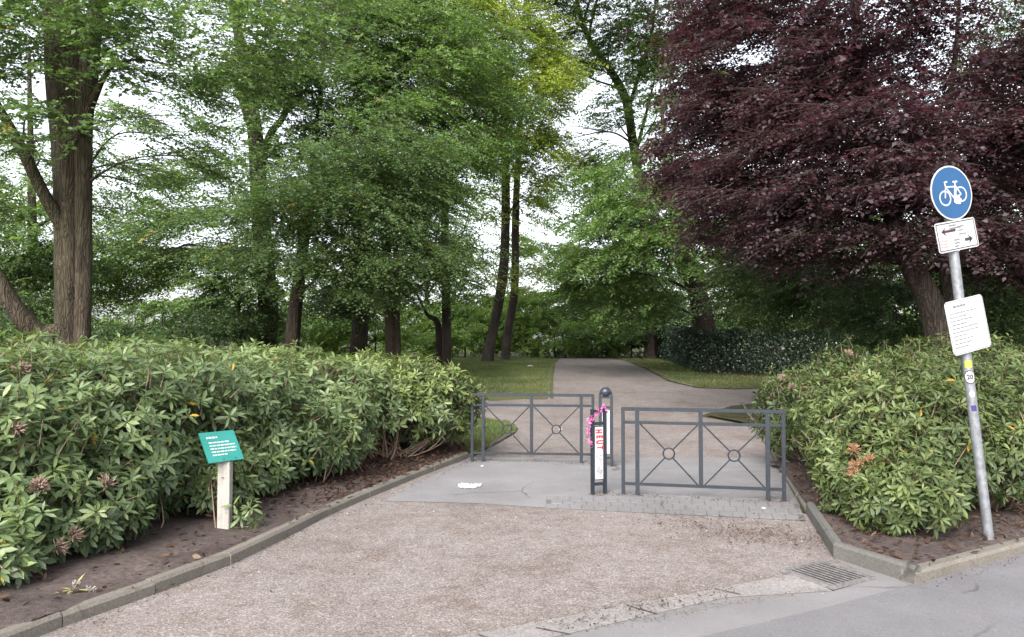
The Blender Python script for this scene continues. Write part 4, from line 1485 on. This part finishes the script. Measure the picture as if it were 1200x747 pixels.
tree("broadleaf_tree", "slim brown trunk leaning slightly right, beside the thick dark trunk beyond the hedge",
     [[(342, 406, 24, .22), (346, 360, 24, .20), (353, 310, 24, .18), (360, 240, 24, .15), (372, 150, 24, .1), (380, 40, 24, .05), (384, -60, 24, .02)]],
     [(410, 250, 22, 70, 50, 2), (385, 310, 22, 50, 30, 1.8, .9), (430, 180, 22.5, 60, 55, 2, .9), (320, 300, 21.5, 55, 30, 1.6, .8), (450, 290, 21, 60, 40, 2), (370, 225, 20.5, 60, 40, 1.8, 1), (425, 325, 21, 50, 24, 1.8, .9), (500, 290, 22, 45, 40, 1.8, .7), (470, 180, 21.5, 55, 50, 1.8, .8)],
     LB_, M["bark_brown"], leaf=0.1, cover=2.6, spray=1.0, droop=.3, flat=.84, limb_r=.05)

tree("young_tree", "thin black sapling trunk with a dark drooping crown, left of the thick dark trunk",
     [[(281, 414, 26, .075), (280, 380, 26, .07), (279, 330, 26, .05), (281, 290, 26, .03)]],
     [(280, 372, 26, 50, 18, 1.5, 1.0), (235, 380, 26, 45, 22, 1.4, 1.0), (285, 340, 26, 45, 25, 1.5, .8)],
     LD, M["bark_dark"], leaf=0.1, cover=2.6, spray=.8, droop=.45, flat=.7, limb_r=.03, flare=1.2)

tree("broadleaf_tree", "short dark trunk with brush of dark low branches, right of the leaning brown trunk",
     [[(420, 414, 30, .34), (422, 385, 30, .32), (425, 350, 30, .3), (428, 250, 30, .24), (432, 100, 30, .12)]],
     [(420, 340, 28, 55, 30, 2, 1.0), (430, 130, 28, 70, 70, 2.5), (470, 40, 28, 80, 60, 2.6), (470, 210, 28, 55, 50, 2.2, .8), (430, -80, 30, 120, 80, 4, .25)],
     LD, M["bark_dark"], leaf=0.12, cover=2.4, spray=1.1, droop=.3, flat=.8, limb_r=.07)

tree("broadleaf_tree", "pair of fused reddish brown stems behind the hedge, left of the slender straight trunk",
     [[(459, 418, 25, .20), (458, 380, 25, .19), (455, 330, 25, .17), (450, 250, 25, .14), (445, 150, 25, .08)],
      [(466, 418, 25, .13), (465, 370, 25, .11), (464, 300, 25, .09), (462, 200, 25, .05)]],
     [(470, 325, 24, 45, 22, 1.6, .8), (500, 235, 24, 55, 50, 2, .75), (520, 150, 25, 60, 55, 2), (470, 110, 24.5, 55, 50, 2), (540, 70, 25, 60, 55, 2)],
     LM, M["bark_brown"], leaf=0.105, cover=2.3, spray=.95, droop=.3, flat=.8, limb_r=.05, flare=1.2)

tree("broadleaf_tree", "slender straight dark trunk at the lawn edge with a curved stem behind",
     [[(523, 425, 29, .19), (523, 370, 29, .18), (522, 300, 29, .165), (520, 200, 29, .14), (518, 80, 29, .09), (515, -40, 29, .04)],
      [(515, 424, 29.5, .16), (513, 380, 29.6, .13), (500, 368, 29.8, .07), (488, 345, 30, .05), (470, 330, 30, .03)]],
     [(505, 330, 28, 50, 26, 1.8, .7), (550, 290, 29, 40, 28, 1.8, .45), (500, 30, 27, 60, 50, 2.2), (515, 215, 26, 40, 45, 2, .7), (560, 130, 27, 55, 55, 2, .8), (470, 262, 29, 45, 25, 2, .4), (540, -60, 29, 120, 70, 4, .2)],
     LM, M["bark_dark"], leaf=0.115, cover=2.2, spray=1.0, droop=.28, flat=.8, limb_r=.05, flare=1.2)

tree("broadleaf_tree", "two dark trunks crossing near the base, on the lawn left of the path",
     [[(570, 427, 36, .25), (578, 385, 36, .24), (588, 330, 36, .23), (592, 270, 36, .22), (592, 200, 36, .2), (590, 90, 36, .15), (590, -20, 36, .08)],
      [(592, 422, 38, .24), (595, 390, 38, .22), (603, 340, 38, .2), (604, 270, 37, .18), (606, 210, 37, .16), (612, 110, 37, .1)]],
     [(600, 60, 33, 60, 50, 2.6, 1.0), (625, 115, 32, 45, 50, 2.4, 1.0), (590, 170, 33, 60, 40, 2.4, .9), (630, 190, 33, 38, 40, 2.2, .8), (560, 30, 31, 65, 50, 2.6, 1.0), (530, 90, 29, 50, 45, 2.4, .8), (650, 100, 31, 26, 35, 2, .7), (600, 240, 34, 45, 25, 2, .35), (570, 110, 33, 40, 40, 2.4, .9), (600, 318, 35, 55, 18, 2, .5), (600, -60, 36, 120, 70, 4, .2)],
     LL, M["bark_dark"], leaf=0.125, cover=2.3, spray=1.0, droop=.3, flat=.72, limb_r=.07, flare=1.35)

tree("broadleaf_tree", "tree with a curved dark limb against the sky gap above the path",
     [[(762, 408, 40, .3), (760, 330, 40, .28), (752, 240, 40, .26), (741, 160, 40, .25), (733, 115, 40, .23), (715, 82, 40, .19), (690, 45, 40, .15), (676, 0, 40, .12), (670, -70, 40, .07)],
      [(736, 130, 40, .12), (748, 90, 40, .1), (765, 30, 40, .08), (770, -40, 40, .04)],
      [(745, 180, 40, .11), (758, 130, 40, .08), (768, 90, 40, .05)]],
     [(770, 50, 37, 65, 45, 2.6, .7), (725, 20, 37, 55, 35, 2.6, .55), (790, 115, 36, 55, 40, 2.4, .8), (735, 125, 38, 30, 25, 2, .5), (662, 15, 37, 45, 35, 2.4, .8), (690, 75, 38, 35, 25, 2, .5), (655, 80, 37, 30, 30, 2, .6), (690, 205, 37, 45, 25, 2, .7), (800, 40, 36, 60, 50, 2.4, .9), (745, 60, 38, 50, 35, 2.4, .6), (710, 140, 38, 28, 20, 2, .35), (720, 185, 36, 50, 28, 2.2, .7), (650, 145, 38, 20, 25, 2, .3), (700, -70, 36, 130, 60, 4, .6), (720, -160, 30, 200, 70, 5, .7), (850, -160, 28, 150, 70, 5, .7)],
     LM, M["bark_dark"], leaf=0.135, cover=2.1, spray=1.0, droop=.2, flat=.72, limb_r=.06)

tree("broadleaf_tree", "stout leaning trunk behind the clipped hedge with low dense boughs over the path",
     [[(827, 396, 29, .42), (820, 350, 29, .38), (810, 320, 29, .35), (795, 270, 28.5, .27), (782, 200, 28, .14), (776, 130, 28, .06), (772, 70, 28, .015)]],
     [(775, 225, 25, 75, 40, 2.4, 1.1), (725, 265, 25, 55, 45, 2.4, 1.1), (775, 285, 24, 65, 40, 2.2, 1.1), (705, 320, 26, 45, 40, 2.2, 1.0), (735, 345, 27, 55, 35, 2.4, 1.1), (880, 320, 31, 50, 40, 2, 1.0), (680, 290, 27, 28, 45, 2, .7), (820, 240, 26, 60, 50, 2.4, 1.0), (720, 215, 27, 45, 25, 2, .8), (870, 270, 25, 55, 30, 2, 1)],
     M["leaf_mid"], M["bark_brown"], leaf=0.12, cover=2.7, spray=.8, droop=.3, flat=.68, limb_r=.06)

tree("young_tree", "thin pair of dark stems beside the far end of the path",
     [[(771, 420, 41, .14), (768, 380, 41, .12), (764, 340, 41, .1), (758, 290, 41, .06)], [(778, 420, 41.2, .1), (777, 380, 41, .09), (782, 330, 41, .06)]],
     [(760, 330, 40, 55, 40, 2, .9), (720, 360, 40, 50, 30, 2, .8), (790, 370, 40, 40, 25, 2, .9)],
     LD, M["bark_dark"], leaf=0.14, cover=2.5, spray=.9, droop=.3, flat=.7, limb_r=.04, flare=1.2)

tree("copper_beech", "large purple leaved tree with leaning brown trunk above the right rhododendrons",
     [[(1102, 428, 12.5, .23), (1100, 390, 12.5, .21), (1088, 350, 12.5, .19), (1068, 310, 12.5, .17), (1052, 275, 12.5, .155), (1040, 230, 12.5, .14), (1022, 150, 12.6, .11), (1005, 40, 12.8, .08), (990, -120, 13, .05)],
      [(1106, 400, 12.7, .13), (1112, 350, 12.8, .11), (1104, 290, 12.9, .1), (1100, 200, 13, .08), (1118, 80, 13, .045), (1128, -60, 13, .02)]],
     [(905, 50, 12.8, 80, 55, 1.4, 1.1), (1000, 45, 12.2, 85, 55, 1.4, 1.1), (1075, 15, 12.4, 60, 40, 1.4, 1.0), (1165, 60, 12, 55, 70, 1.4, 1.0), (835, 110, 13.5, 50, 50, 1.3, .8), (865, 165, 13, 75, 45, 1.3, 1.1), (965, 135, 12, 80, 50, 1.3, 1.2), (1040, 150, 12.2, 55, 40, 1.3, 1.0),
      (1110, 165, 12, 60, 40, 1.2, 1.1), (1185, 190, 11.5, 55, 60, 1.3, 1.2), (905, 225, 12.3, 80, 38, 1.2, 1.1), (1000, 225, 11.8, 85, 38, 1.2, 1.2), (1085, 235, 12.2, 70, 38, 1.2, 1.2), (1150, 285, 12, 60, 32, 1.2, 1.0), (940, 268, 12, 70, 18, 1.0, .8), (1030, 278, 11.6, 70, 20, 1.0, .9), (845, 205, 13.2, 45, 40, 1.2, .8), (805, 165, 13.6, 28, 30, 1.0, .45),
      (840, 45, 13.4, 40, 40, 1.2, .6), (1230, 120, 11.5, 60, 90, 1.6, 1), (1000, -70, 13, 220, 60, 3, .6), (1020, -200, 14, 260, 90, 4, .4), (1095, 95, 12.6, 45, 30, 1.0, .4), (900, 120, 15, 80, 60, 1.4, .7), (990, 90, 15, 90, 60, 1.4, .65), (960, 200, 15, 90, 55, 1.4, .8), (1080, 190, 15, 80, 50, 1.4, .8), (1170, 130, 14.5, 60, 70, 1.4, 1.1), (1170, 235, 14, 60, 45, 1.3, 1.1), (880, 262, 13.5, 60, 22, 1.1, 1), (1080, 275, 11.2, 50, 20, .9, .8), (1010, 140, 11.0, 60, 35, 1, .8), (1060, 200, 10.8, 50, 30, .9, .8), (850, 15, 13.4, 45, 35, 1.2, .8), (915, 285, 13, 55, 20, 1.1, .55), (985, 302, 12.6, 60, 20, 1.0, .7), (1150, 318, 12.5, 50, 22, 1.0, .8), (1195, 280, 12, 45, 35, 1.1, 1)],
     LP, M["bark_dark"], leaf=0.074, cover=2.5, K=13, spray=.65, droop=.22, flat=.7, limb_r=.035, aspect=.62, flare=1.25)

tree("understorey_tree", "thin dark stem leaning steeply left under the purple crown",
     [[(1046, 412, 17, .10), (1022, 375, 17, .095), (1000, 342, 17, .085), (975, 308, 17, .07), (950, 288, 17, .055), (915, 268, 17, .03)]],
     [(940, 310, 18, 60, 32, 1.4, .9), (985, 350, 18.5, 50, 35, 1.4, .9), (900, 340, 19, 60, 40, 1.4, 1)],
     LD, M["bark_dark"], leaf=0.085, cover=2.4, spray=.7, droop=.3, flat=.7, limb_r=.025, flare=1.2)


tree("broadleaf_tree", "thin grey trunk at the far left seen behind the big forked trunk",
     [[(36, 408, 24, .16), (37, 340, 24, .15), (38, 260, 24, .13), (36, 180, 24, .1), (34, 60, 24, .05)]],
     [(25, 225, 24, 60, 40, 2, .8), (85, 330, 25, 50, 35, 2, .9), (15, 300, 23, 50, 40, 2, .9), (130, 300, 25, 45, 30, 2, .7), (60, 180, 25, 50, 30, 2, .5), (150, 250, 26, 50, 30, 1.8, .8), (190, 200, 26, 50, 35, 2, .35), (140, 150, 25, 40, 40, 2, .4), (230, 150, 26, 40, 40, 2, .5)],
     LM, M["bark_dark"], leaf=.105, cover=2.2, spray=.9, droop=.25, flat=.75, limb_r=.05, flare=1.2)

tree("broadleaf_tree", "pale thin stemmed tree far behind the slender trunk, against the bright sky gap",
     [[(497, 412, 50, .14), (500, 340, 50, .13), (497, 260, 50, .11), (490, 180, 50, .07), (486, 100, 50, .03)],
      [(500, 340, 50, .08), (482, 270, 50, .06), (470, 200, 50, .03)], [(500, 330, 50, .08), (515, 260, 50, .06), (528, 180, 50, .03)], [(499, 350, 50, .07), (540, 280, 50, .05), (560, 200, 50, .02)]],
     [(490, 215, 50, 60, 45, 3, .45), (545, 255, 50, 50, 35, 3, .45), (530, 310, 50, 60, 25, 3, .7), (560, 200, 50, 40, 40, 3, .4), (480, 300, 50, 50, 30, 3, .6), (620, 300, 50, 45, 30, 3, .8), (650, 230, 50, 40, 40, 3, .5)],
     LF, M["bark_dark"], leaf=.17, cover=2.0, spray=1.2, droop=.2, flat=.65, limb_r=.04, flare=1.2)

tree("broadleaf_tree", "dark leafy tree standing in the shade behind the purple tree and sign pole",
     [[(1160, 408, 26, .2), (1158, 340, 26, .18), (1150, 260, 26, .14), (1140, 160, 26, .08)]],
     [(1140, 330, 25, 60, 40, 2), (1075, 310, 26, 55, 40, 2), (1190, 290, 25, 60, 50, 2), (1020, 310, 28, 60, 40, 2), (1100, 250, 27, 70, 40, 2), (960, 290, 30, 60, 40, 2.2), (1180, 370, 24, 50, 35, 1.8), (1180, 30, 26, 50, 40, 2, .8), (890, 270, 31, 60, 40, 2.2)],
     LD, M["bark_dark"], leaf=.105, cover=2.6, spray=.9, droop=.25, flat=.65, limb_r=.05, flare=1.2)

# understorey shrubs, each a thing
def bush(label, clumps, mat, leaf, cover=2.4, spray=.6, name="woodland_shrub", base=None, flat=.6, droop=.2):
    px, py, d = clumps[0][:3]
    b = base or (px, 0, d)
    g = P(b[0], 400, b[2])
    g[2] = height(g[0], g[1])
    q = [(b[0], 403 - F_PX * (float(g[2]) - CAM_H) / b[2], b[2], .06), (px, py + 6, d, .035), (px, py - clumps[0][4] * .5, d, .015)]
    return tree(name, label, [q], clumps, mat, M["bark_dark"], leaf=leaf, cover=cover, spray=spray, droop=droop, flat=flat, limb_r=.025, cat="shrub", flare=1.1)


bush("dark evergreen shrub low between the big left trunk and the sapling", [(190, 385, 22, 60, 28, 1.6), (140, 395, 21, 50, 22, 1.5)], LD, .085)
bush("dim shrub at the far left edge behind the low limb", [(20, 375, 20, 60, 30, 1.5), (60, 330, 22, 50, 45, 1.6), (10, 300, 23, 60, 50, 1.6)], LD, .085)
bush("leafy shrub filling the shade behind the clipped hedge, below the purple crown", [(930, 365, 31, 80, 40, 2), (880, 330, 32, 60, 45, 2), (990, 370, 29, 60, 35, 2)], LM, .11)
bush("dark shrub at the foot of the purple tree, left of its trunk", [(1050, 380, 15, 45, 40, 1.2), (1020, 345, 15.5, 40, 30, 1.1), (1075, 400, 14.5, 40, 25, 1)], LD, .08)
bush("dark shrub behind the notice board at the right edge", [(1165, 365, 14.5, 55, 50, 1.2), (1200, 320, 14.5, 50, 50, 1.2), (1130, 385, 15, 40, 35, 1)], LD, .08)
bush("pale green shrub between the two leaning trunks and the path end", [(650, 385, 45, 55, 32, 2.5), (620, 370, 46, 50, 35, 2.5), (690, 395, 45, 45, 25, 2.2)], LF, .15)
bush("bright shrub behind the slender straight trunk at the lawn edge", [(545, 390, 45, 50, 30, 2.5), (490, 385, 45, 50, 32, 2.5)], LF, .15)
bush("sunlit shrub low behind the fused brown stems", [(440, 392, 40, 50, 24, 2.2), (380, 385, 40, 55, 30, 2.4)], LF, .14)
bush("leaning leafy shrub at the dark end of the path", [(740, 398, 46, 50, 25, 2.2), (770, 385, 47, 45, 35, 2.2)], LD, .15)


bush("dense dark shrubs closing the far end of the path", [(700, 370, 48, 60, 32, 2.5, 1.2), (640, 355, 49, 50, 32, 2.5, 1.1), (735, 345, 49, 45, 35, 2.5, 1.1)], LM, .15)
bush("dense shrub behind the crossing trunks on the lawn", [(590, 372, 47, 55, 32, 2.5, 1.1), (540, 362, 48, 45, 28, 2.5, .9)], LM, .15)
bush("tall dark shrub behind the leaning brown trunk and the thick dark trunk", [(340, 365, 38, 70, 32, 2.5, 1.1), (250, 360, 38, 60, 32, 2.5, 1.1), (420, 360, 39, 50, 30, 2.5, 1)], LM, .13)


# distant wood as one mass
def far_wood():
    parts = []
    r = np.random.default_rng(4)
    for i in range(190):
        x = r.uniform(-75, 75)
        y = r.uniform(52, 82)
        top = r.uniform(3.0, 7.5)
        if abs(x + 2) < 9:
            top = r.uniform(2.5, 4.5)
        z = r.uniform(0.6, top)
        rad = np.array([r.uniform(2, 4), r.uniform(1.5, 3), r.uniform(.9, 1.8)])
        k = clump_sprays(np.array([x, y, .7 + z]), rad, 55, np.array([x, y + 20.]), .28, K=12, L=1.5, droop=.2, flat=.6)
        if k:
            parts.append(k[:5])
    # a few taller crowns left and right
    for i in range(90):
        sx = r.choice([-1, 1])
        x = sx * r.uniform(14, 70) + (4 if sx > 0 else -2)
        y = r.uniform(48, 75)
        z = r.uniform(4, 17)
        rad = np.array([r.uniform(2, 4), r.uniform(1.5, 3), r.uniform(1.2, 2.2)])
        k = clump_sprays(np.array([x, y, .7 + z]), rad, 70, np.array([x, y + 20.]), .28, K=12, L=1.5, droop=.2, flat=.6)
        if k:
            parts.append(k[:5])
    pos, d, n, L, t = (np.concatenate(q) for q in zip(*parts))
    V, Fc, _ = leaves(pos, d, n, L, L * .6)
    o = link("distant_woodland", np_mesh("distant_woodland", V, Fc, t), LF)
    meta(o, "mass of pale green distant woodland closing the view behind the trunks", "woodland", kind="stuff")


far_wood()


# ------------------------------------------------------------------ loose ground stuff
def inside(poly, X, Y):
    c = np.zeros(len(X), bool)
    n = len(poly)
    j = n - 1
    for i in range(n):
        xi, yi = poly[i]
        xj, yj = poly[j]
        cond = ((yi > Y) != (yj > Y)) & (X < (xj - xi) * (Y - yi) / (yj - yi + 1e-12) + xi)
        c ^= cond
        j = i
    return c


def scatter(poly, n, box=None):
    xs = [p[0] for p in poly]; ys = [p[1] for p in poly]
    b = box or (min(xs), max(xs), min(ys), max(ys))
    X = rng.uniform(b[0], b[1], n)
    Y = rng.uniform(b[2], b[3], n)
    k = inside(poly, X, Y)
    return X[k], Y[k]


OCT_V = np.array([[1, 0, 0], [0, 1, 0], [-1, 0, 0], [0, -1, 0], [0, 0, 1]], float)
OCT_F = np.array([[0, 1, 4], [1, 2, 4], [2, 3, 4], [3, 0, 4]])


def pebbles(name, X, Y, z0, smin, smax, label, tint=None):
    n = len(X)
    s = rng.uniform(smin, smax, n) * rng.uniform(.5, 1, n)
    a = rng.uniform(0, 6.28, n)
    sc = np.column_stack([s * rng.uniform(.7, 1.3, n), s, s * rng.uniform(.5, .9, n)])
    v = OCT_V[None] * sc[:, None, :] * rng.uniform(.7, 1.2, (n, 5, 1))
    ca, sa = np.cos(a)[:, None], np.sin(a)[:, None]
    V = np.stack([v[..., 0] * ca - v[..., 1] * sa + X[:, None], v[..., 0] * sa + v[..., 1] * ca + Y[:, None], v[..., 2] + z0 + height(X, Y)[:, None]], -1).reshape(-1, 3)
    Fc = (np.arange(n)[:, None, None] * 5 + OCT_F[None]).reshape(-1, 3)
    t = np.repeat(np.clip(rng.normal(.45, .25, n) if tint is None else rng.normal(tint, .2, n), 0, 1), 4)
    meta(link(name, np_mesh(name, V, Fc, t), M["stone"]), label, "gravel", kind="stuff")


fore = KL[1:] + [KR_BACK, KR_IN] + [edgeA[2], edgeA[1], edgeA[0], A_FAR]
X, Y = scatter(fore, 60000, (-3.2, 3, 3.3, 8.5))
pebbles("loose_gravel", X, Y, 0.003, .003, .0075, "fine loose grit over the pinkish gravel forecourt")
X, Y = scatter(fore, 420, (-3.2, 3, 3.3, 8.5))
pebbles("white_chips", X, Y, 0.003, .006, .014, "scattered pale stone chips on the gravel forecourt", .95)


def litter(name, X, Y, z0, smin, smax, label, tm=.4):
    n = len(X)
    p = np.column_stack([X, Y, z0 + height(X, Y) + rng.uniform(.002, .02, n)])
    d = unit(np.column_stack([rng.normal(size=(n, 2)), rng.normal(0, .25, n)]))
    nr = np.array([0, 0, 1.0]) + rng.normal(0, .45, (n, 3))
    L = rng.uniform(smin, smax, n)
    V, Fc, k = leaves(p, d, nr, L, L * rng.uniform(.25, .5, n), "rhodo", .2, -.15)
    t = np.clip(rng.normal(tm, .25, n), 0, 1)
    meta(link(name, np_mesh(name, V, Fc, np.repeat(t, k), smooth=True), M["litter"]), label, "leaf litter", kind="stuff")


X, Y = scatter(BEDL, 26000, (-5, -.3, 3.5, 11.5))
k = rng.random(len(X)) < np.clip((Y - 6.0) / 2.5, .09, 1)
X, Y = X[k], Y[k]
litter("leaf_litter", X, Y, .075, .025, .075, "brown fallen leaves on the soil of the left bed", .32)
X, Y = scatter(BEDR, 5200, (2.3, 7, 4.6, 9))
litter("leaf_litter", X, Y, .075, .02, .07, "brown fallen leaves under the right rhododendrons", .35)
# crumbs and leaves along the barrier line, gutter and kerb feet
q0, q1 = np.array(g2(560, 541)), np.array(g2(720, 547))
t = rng.random(220)[:, None]; a = q0 + (q1 - q0) * t + rng.normal(0, .05, (220, 2))
r0, r1 = np.array(g2(700, 581)), np.array(g2(925, 592))
t = rng.random(420)[:, None]; b = r0 + (r1 - r0) * t + rng.normal(0, .05, (420, 2))
s0, s1 = np.array(g2(640, 742)), np.array(g2(860, 695))
t = rng.random(300)[:, None]; c = s0 + (s1 - s0) * t + rng.normal(0, .05, (300, 2))
u0, u1 = np.array(g2(760, 612)), np.array(g2(965, 640))
e = u0 + (u1 - u0) * rng.random((1500, 1)) ** .6 + np.column_stack([rng.normal(0, .22, 1500), rng.normal(0, .2, 1500)])
k1 = np.array(KL_END); k0 = np.array((-2.54, 3.95))
t = rng.random(420)[:, None]; f = k0 + (k1 - k0) * t + np.array([.14, -.04]) + rng.normal(0, .07, (420, 2))
h0, h1 = np.array(g2(700, 738)), np.array(g2(960, 690))
t = rng.random(500)[:, None]; hh = h0 + (h1 - h0) * t + rng.normal(0, .03, (500, 2))
m0, m1 = np.array(g2(545, 746)), np.array(g2(930, 675))
t = rng.random(700)[:, None]; mm = m0 + (m1 - m0) * t + rng.normal(0, .05, (700, 2))
w0, w1 = np.array(KR_CORNER) + [.05, -.05], np.array(KR_CORNER) + kr_dir * 2.5 + [.02, -.05]
t = rng.random(160)[:, None]; ww = w0 + (w1 - w0) * t + rng.normal(0, .03, (160, 2))
gg = np.column_stack([rng.uniform(-2.6, 2.6, 260), rng.uniform(3.6, 7.2, 260)])
X, Y = np.vstack([hh, mm, mm + rng.normal(0, .04, mm.shape)])[:, 0], np.vstack([hh, mm, mm + rng.normal(0, .04, mm.shape)])[:, 1]
pebbles("edge_grit", X, Y, 0.009, .003, .009, "grit washed along the concrete edging", .35)
feet = []
for A, B in (LB, RB):
    for tt in (0, .092, .905, 1):
        q = (A + (B - A) * tt)[:2]
        feet.append(q + rng.normal(0, .045, (40, 2)))
for q in (FB[0], FB[1], BB[0], BB[1]):
    feet.append(q[:2] + rng.normal(0, .05, (45, 2)))
feet = np.vstack(feet)
pebbles("post_grit", feet[:, 0], feet[:, 1], 0.011, .004, .012, "dirt and grit gathered round the barrier feet", .12)
allp = np.vstack([a, b, c, e, f, ww, gg[inside(fore, gg[:, 0], gg[:, 1])]])
litter("leaf_crumbs", allp[:, 0], allp[:, 1], .012, .008, .026, "small dry leaf crumbs gathered along barriers, kerbs and gutter", .45)


def grass(name, poly, n, hmin, hmax, label, z=0.03):
    X, Y = scatter(poly, n)
    m = len(X)
    p = np.column_stack([X, Y, height(X, Y) + z - .01])
    d = unit(np.column_stack([rng.normal(0, .4, (m, 2)), np.ones(m)]))
    L = rng.uniform(hmin, hmax, m)
    V, Fc, _ = leaves(p, d, rng.normal(size=(m, 3)), L, L * .16)
    patch = np.array([mnoise.noise(Vector((x * .7, y * .7, 0))) for x, y in zip(X, Y)])
    meta(link(name, np_mesh(name, V, Fc, np.clip(rng.normal(.42, .2, m) + patch * .5, 0, 1)), M["blade"]), label, "grass", kind="stuff")


grass("grass", [(-1.4, 12), (-1.4, 15)] + [g2(575, 494.5), g2(596, 497.5), g2(605, 503), g2(602, 508), g2(585, 518), g2(557, 535)], 26000, .04, .09, "short worn grass on the lawn tip behind the far barrier")
grass("grass", [(1.04, 20.3), (1.22, 23), (1.52, 28), (1.93, 34), (2.5, 40), (1, 42.5), (-6, 42.5), (-4, 18.8)], 90000, .05, .10, "patchy lawn grass left of the park path")
grass("grass", VERGE, 60000, .05, .10, "thin verge grass before the clipped hedge")


# ------------------------------------------------------------------ small things
def paper_strip():
    c = G(550, 572)
    bm = bmesh.new()
    r = random.Random(4)
    for (x0, y0, x1, w, ph) in ((-.14, .05, .17, .022, 0.0), (-.16, -.02, .11, .026, 1.1)):
        prev = None
        for k in range(12):
            t = k / 11
            x = (x0 + (x1 - x0) * t) * .75
            y = y0 - .05 * math.sin(t * 2.6) + .01 * math.sin(k * 1.9 + ph)
            z = .022 + .018 * abs(math.sin(k * 1.3 + ph))
            cur = (bm.verts.new((c[0] + x, c[1] + y - w, z * .5)), bm.verts.new((c[0] + x, c[1] + y + w, z + .008)))
            if prev:
                bm.faces.new((prev[0], cur[0], cur[1], prev[1]))
            prev = cur
    o = bm_obj("paper_litter", bm, M["paper"])
    o.modifiers.new("thickness", "SOLIDIFY").thickness = 0.002
    meta(o, "crumpled strip of white paper lying on the grey asphalt before the far barrier", "litter")


paper_strip()


def scrap(px, py, s, label, name="paper_scrap", mat="paper", seed=0):
    c = G(px, py)
    bm = bmesh.new()
    bmesh.ops.create_icosphere(bm, subdivisions=2, radius=s)
    for v in bm.verts:
        v.co *= 1 + .35 * mnoise.noise(v.co * (3 / s * .4) + Vector((seed, 0, 0)))
        v.co.z = max(-s * .3, v.co.z * .5)
    bm.transform(Matrix.Translation(Vector(c) + Vector((0, 0, s * .28 + .012))))
    meta(bm_obj(name, bm, M[mat]), label, "litter" if mat == "paper" else "stone")


scrap(621, 431, .14, "small crumpled white scrap on the lawn left of the path", seed=2)
scrap(657, 419.5, .34, "grey rounded stone at the far left end of the path", "boulder", "rock", 5)
scrap(657, 505, .035, "tiny white crumb on the path beside the lawn tip", "paper_scrap", "paper", 8)
scrap(565, 548, .024, "white paper crumb at the foot of the far barrier's left posts", "paper_scrap", "paper", 9)
scrap(895, 598, .022, "white paper crumb on the paving blocks before the near barrier", "paper_scrap", "paper", 12)


def wilted_plant():
    b = G(85, 708)
    b[2] = .08
    root = meta(empty("wilted_flower", b), "wilted flower stalk with white florets on bare soil by the near left kerb", "flower")
    tb = Tubes()
    tips = [P(88, 690, b[1]), P(106, 692, b[1] + .02)]
    for e in tips:
        sp = spline([(*b, .004), (*(b * .5 + e * .5 + np.array([.01, 0, 0])), .003), (*e, .002)], 7)
        tb.add(sp[:, :3], sp[:, 3], 5)
    tb.build("stalk", M["stalk"], root)
    for e, n, hh in ((tips[0], 40, .09), (tips[1], 24, .06)):
        t = Tubes()
        o = e + np.column_stack([rng.normal(0, .012, n), rng.normal(0, .012, n), rng.uniform(-hh / 2, hh / 2, n)])
        t.many(o, o + rng.normal(0, .008, (n, 3)), .005, .003)
        t.build("florets", M["dry"], root)
    d = unit(np.column_stack([rng.normal(0, 1, (7, 2)), rng.uniform(.1, .5, 7)]))
    L = rng.uniform(.07, .13, 7)
    V, Fc, k = leaves(np.repeat(b[None], 7, 0), d, np.repeat(np.array([[0, 0, 1.]]), 7, 0), L, L * .15, "rhodo")
    link("leaf", np_mesh("leaf", V, Fc, smooth=True), M["stalk"], root)


wilted_plant()

# ------------------------------------------------------------------ light
SUN_EL, SUN_AZ = 38.0, 200.0      # compass-like: direction the light comes from, behind-left of the camera
w = bpy.data.worlds.new("World")
scene.world = w
w.use_nodes = True
nt = w.node_tree
bg = nt.nodes["Background"]
sky = nt.nodes.new("ShaderNodeTexSky")
sky.sky_type = "NISHITA"
sky.sun_disc = False
sky.sun_elevation = R(SUN_EL)
sky.sun_rotation = R(SUN_AZ)
sky.air_density = 1.0
sky.dust_density = 3.0
hs = nt.nodes.new("ShaderNodeHueSaturation")
hs.inputs["Saturation"].default_value = 0.3
nt.links.new(sky.outputs[0], hs.inputs["Color"])
nt.links.new(hs.outputs[0], bg.inputs["Color"])
bg.inputs["Strength"].default_value = 0.14

sd = bpy.data.lights.new("sun", "SUN")
sd.energy = 1.5
sd.angle = R(40)
sd.color = (1.0, 0.95, 0.88)
so = bpy.data.objects.new("sun", sd)
az = R(SUN_AZ)
dv = Vector((math.sin(az) * math.cos(R(SUN_EL)), math.cos(az) * math.cos(R(SUN_EL)), math.sin(R(SUN_EL))))
so.rotation_euler = dv.to_track_quat("Z", "Y").to_euler()
so.location = (0, -5, 30)
COL.objects.link(so)

vs = scene.view_settings
vs.view_transform = "Standard"
vs.look = "None"
vs.gamma = 1
vs.use_curve_mapping = False
vs.exposure = 1.82

scene.cycles.max_bounces = 8
scene.cycles.diffuse_bounces = 4
scene.cycles.glossy_bounces = 2
scene.cycles.transmission_bounces = 4
scene.cycles.sample_clamp_indirect = 8
scene.cycles.use_denoising = True
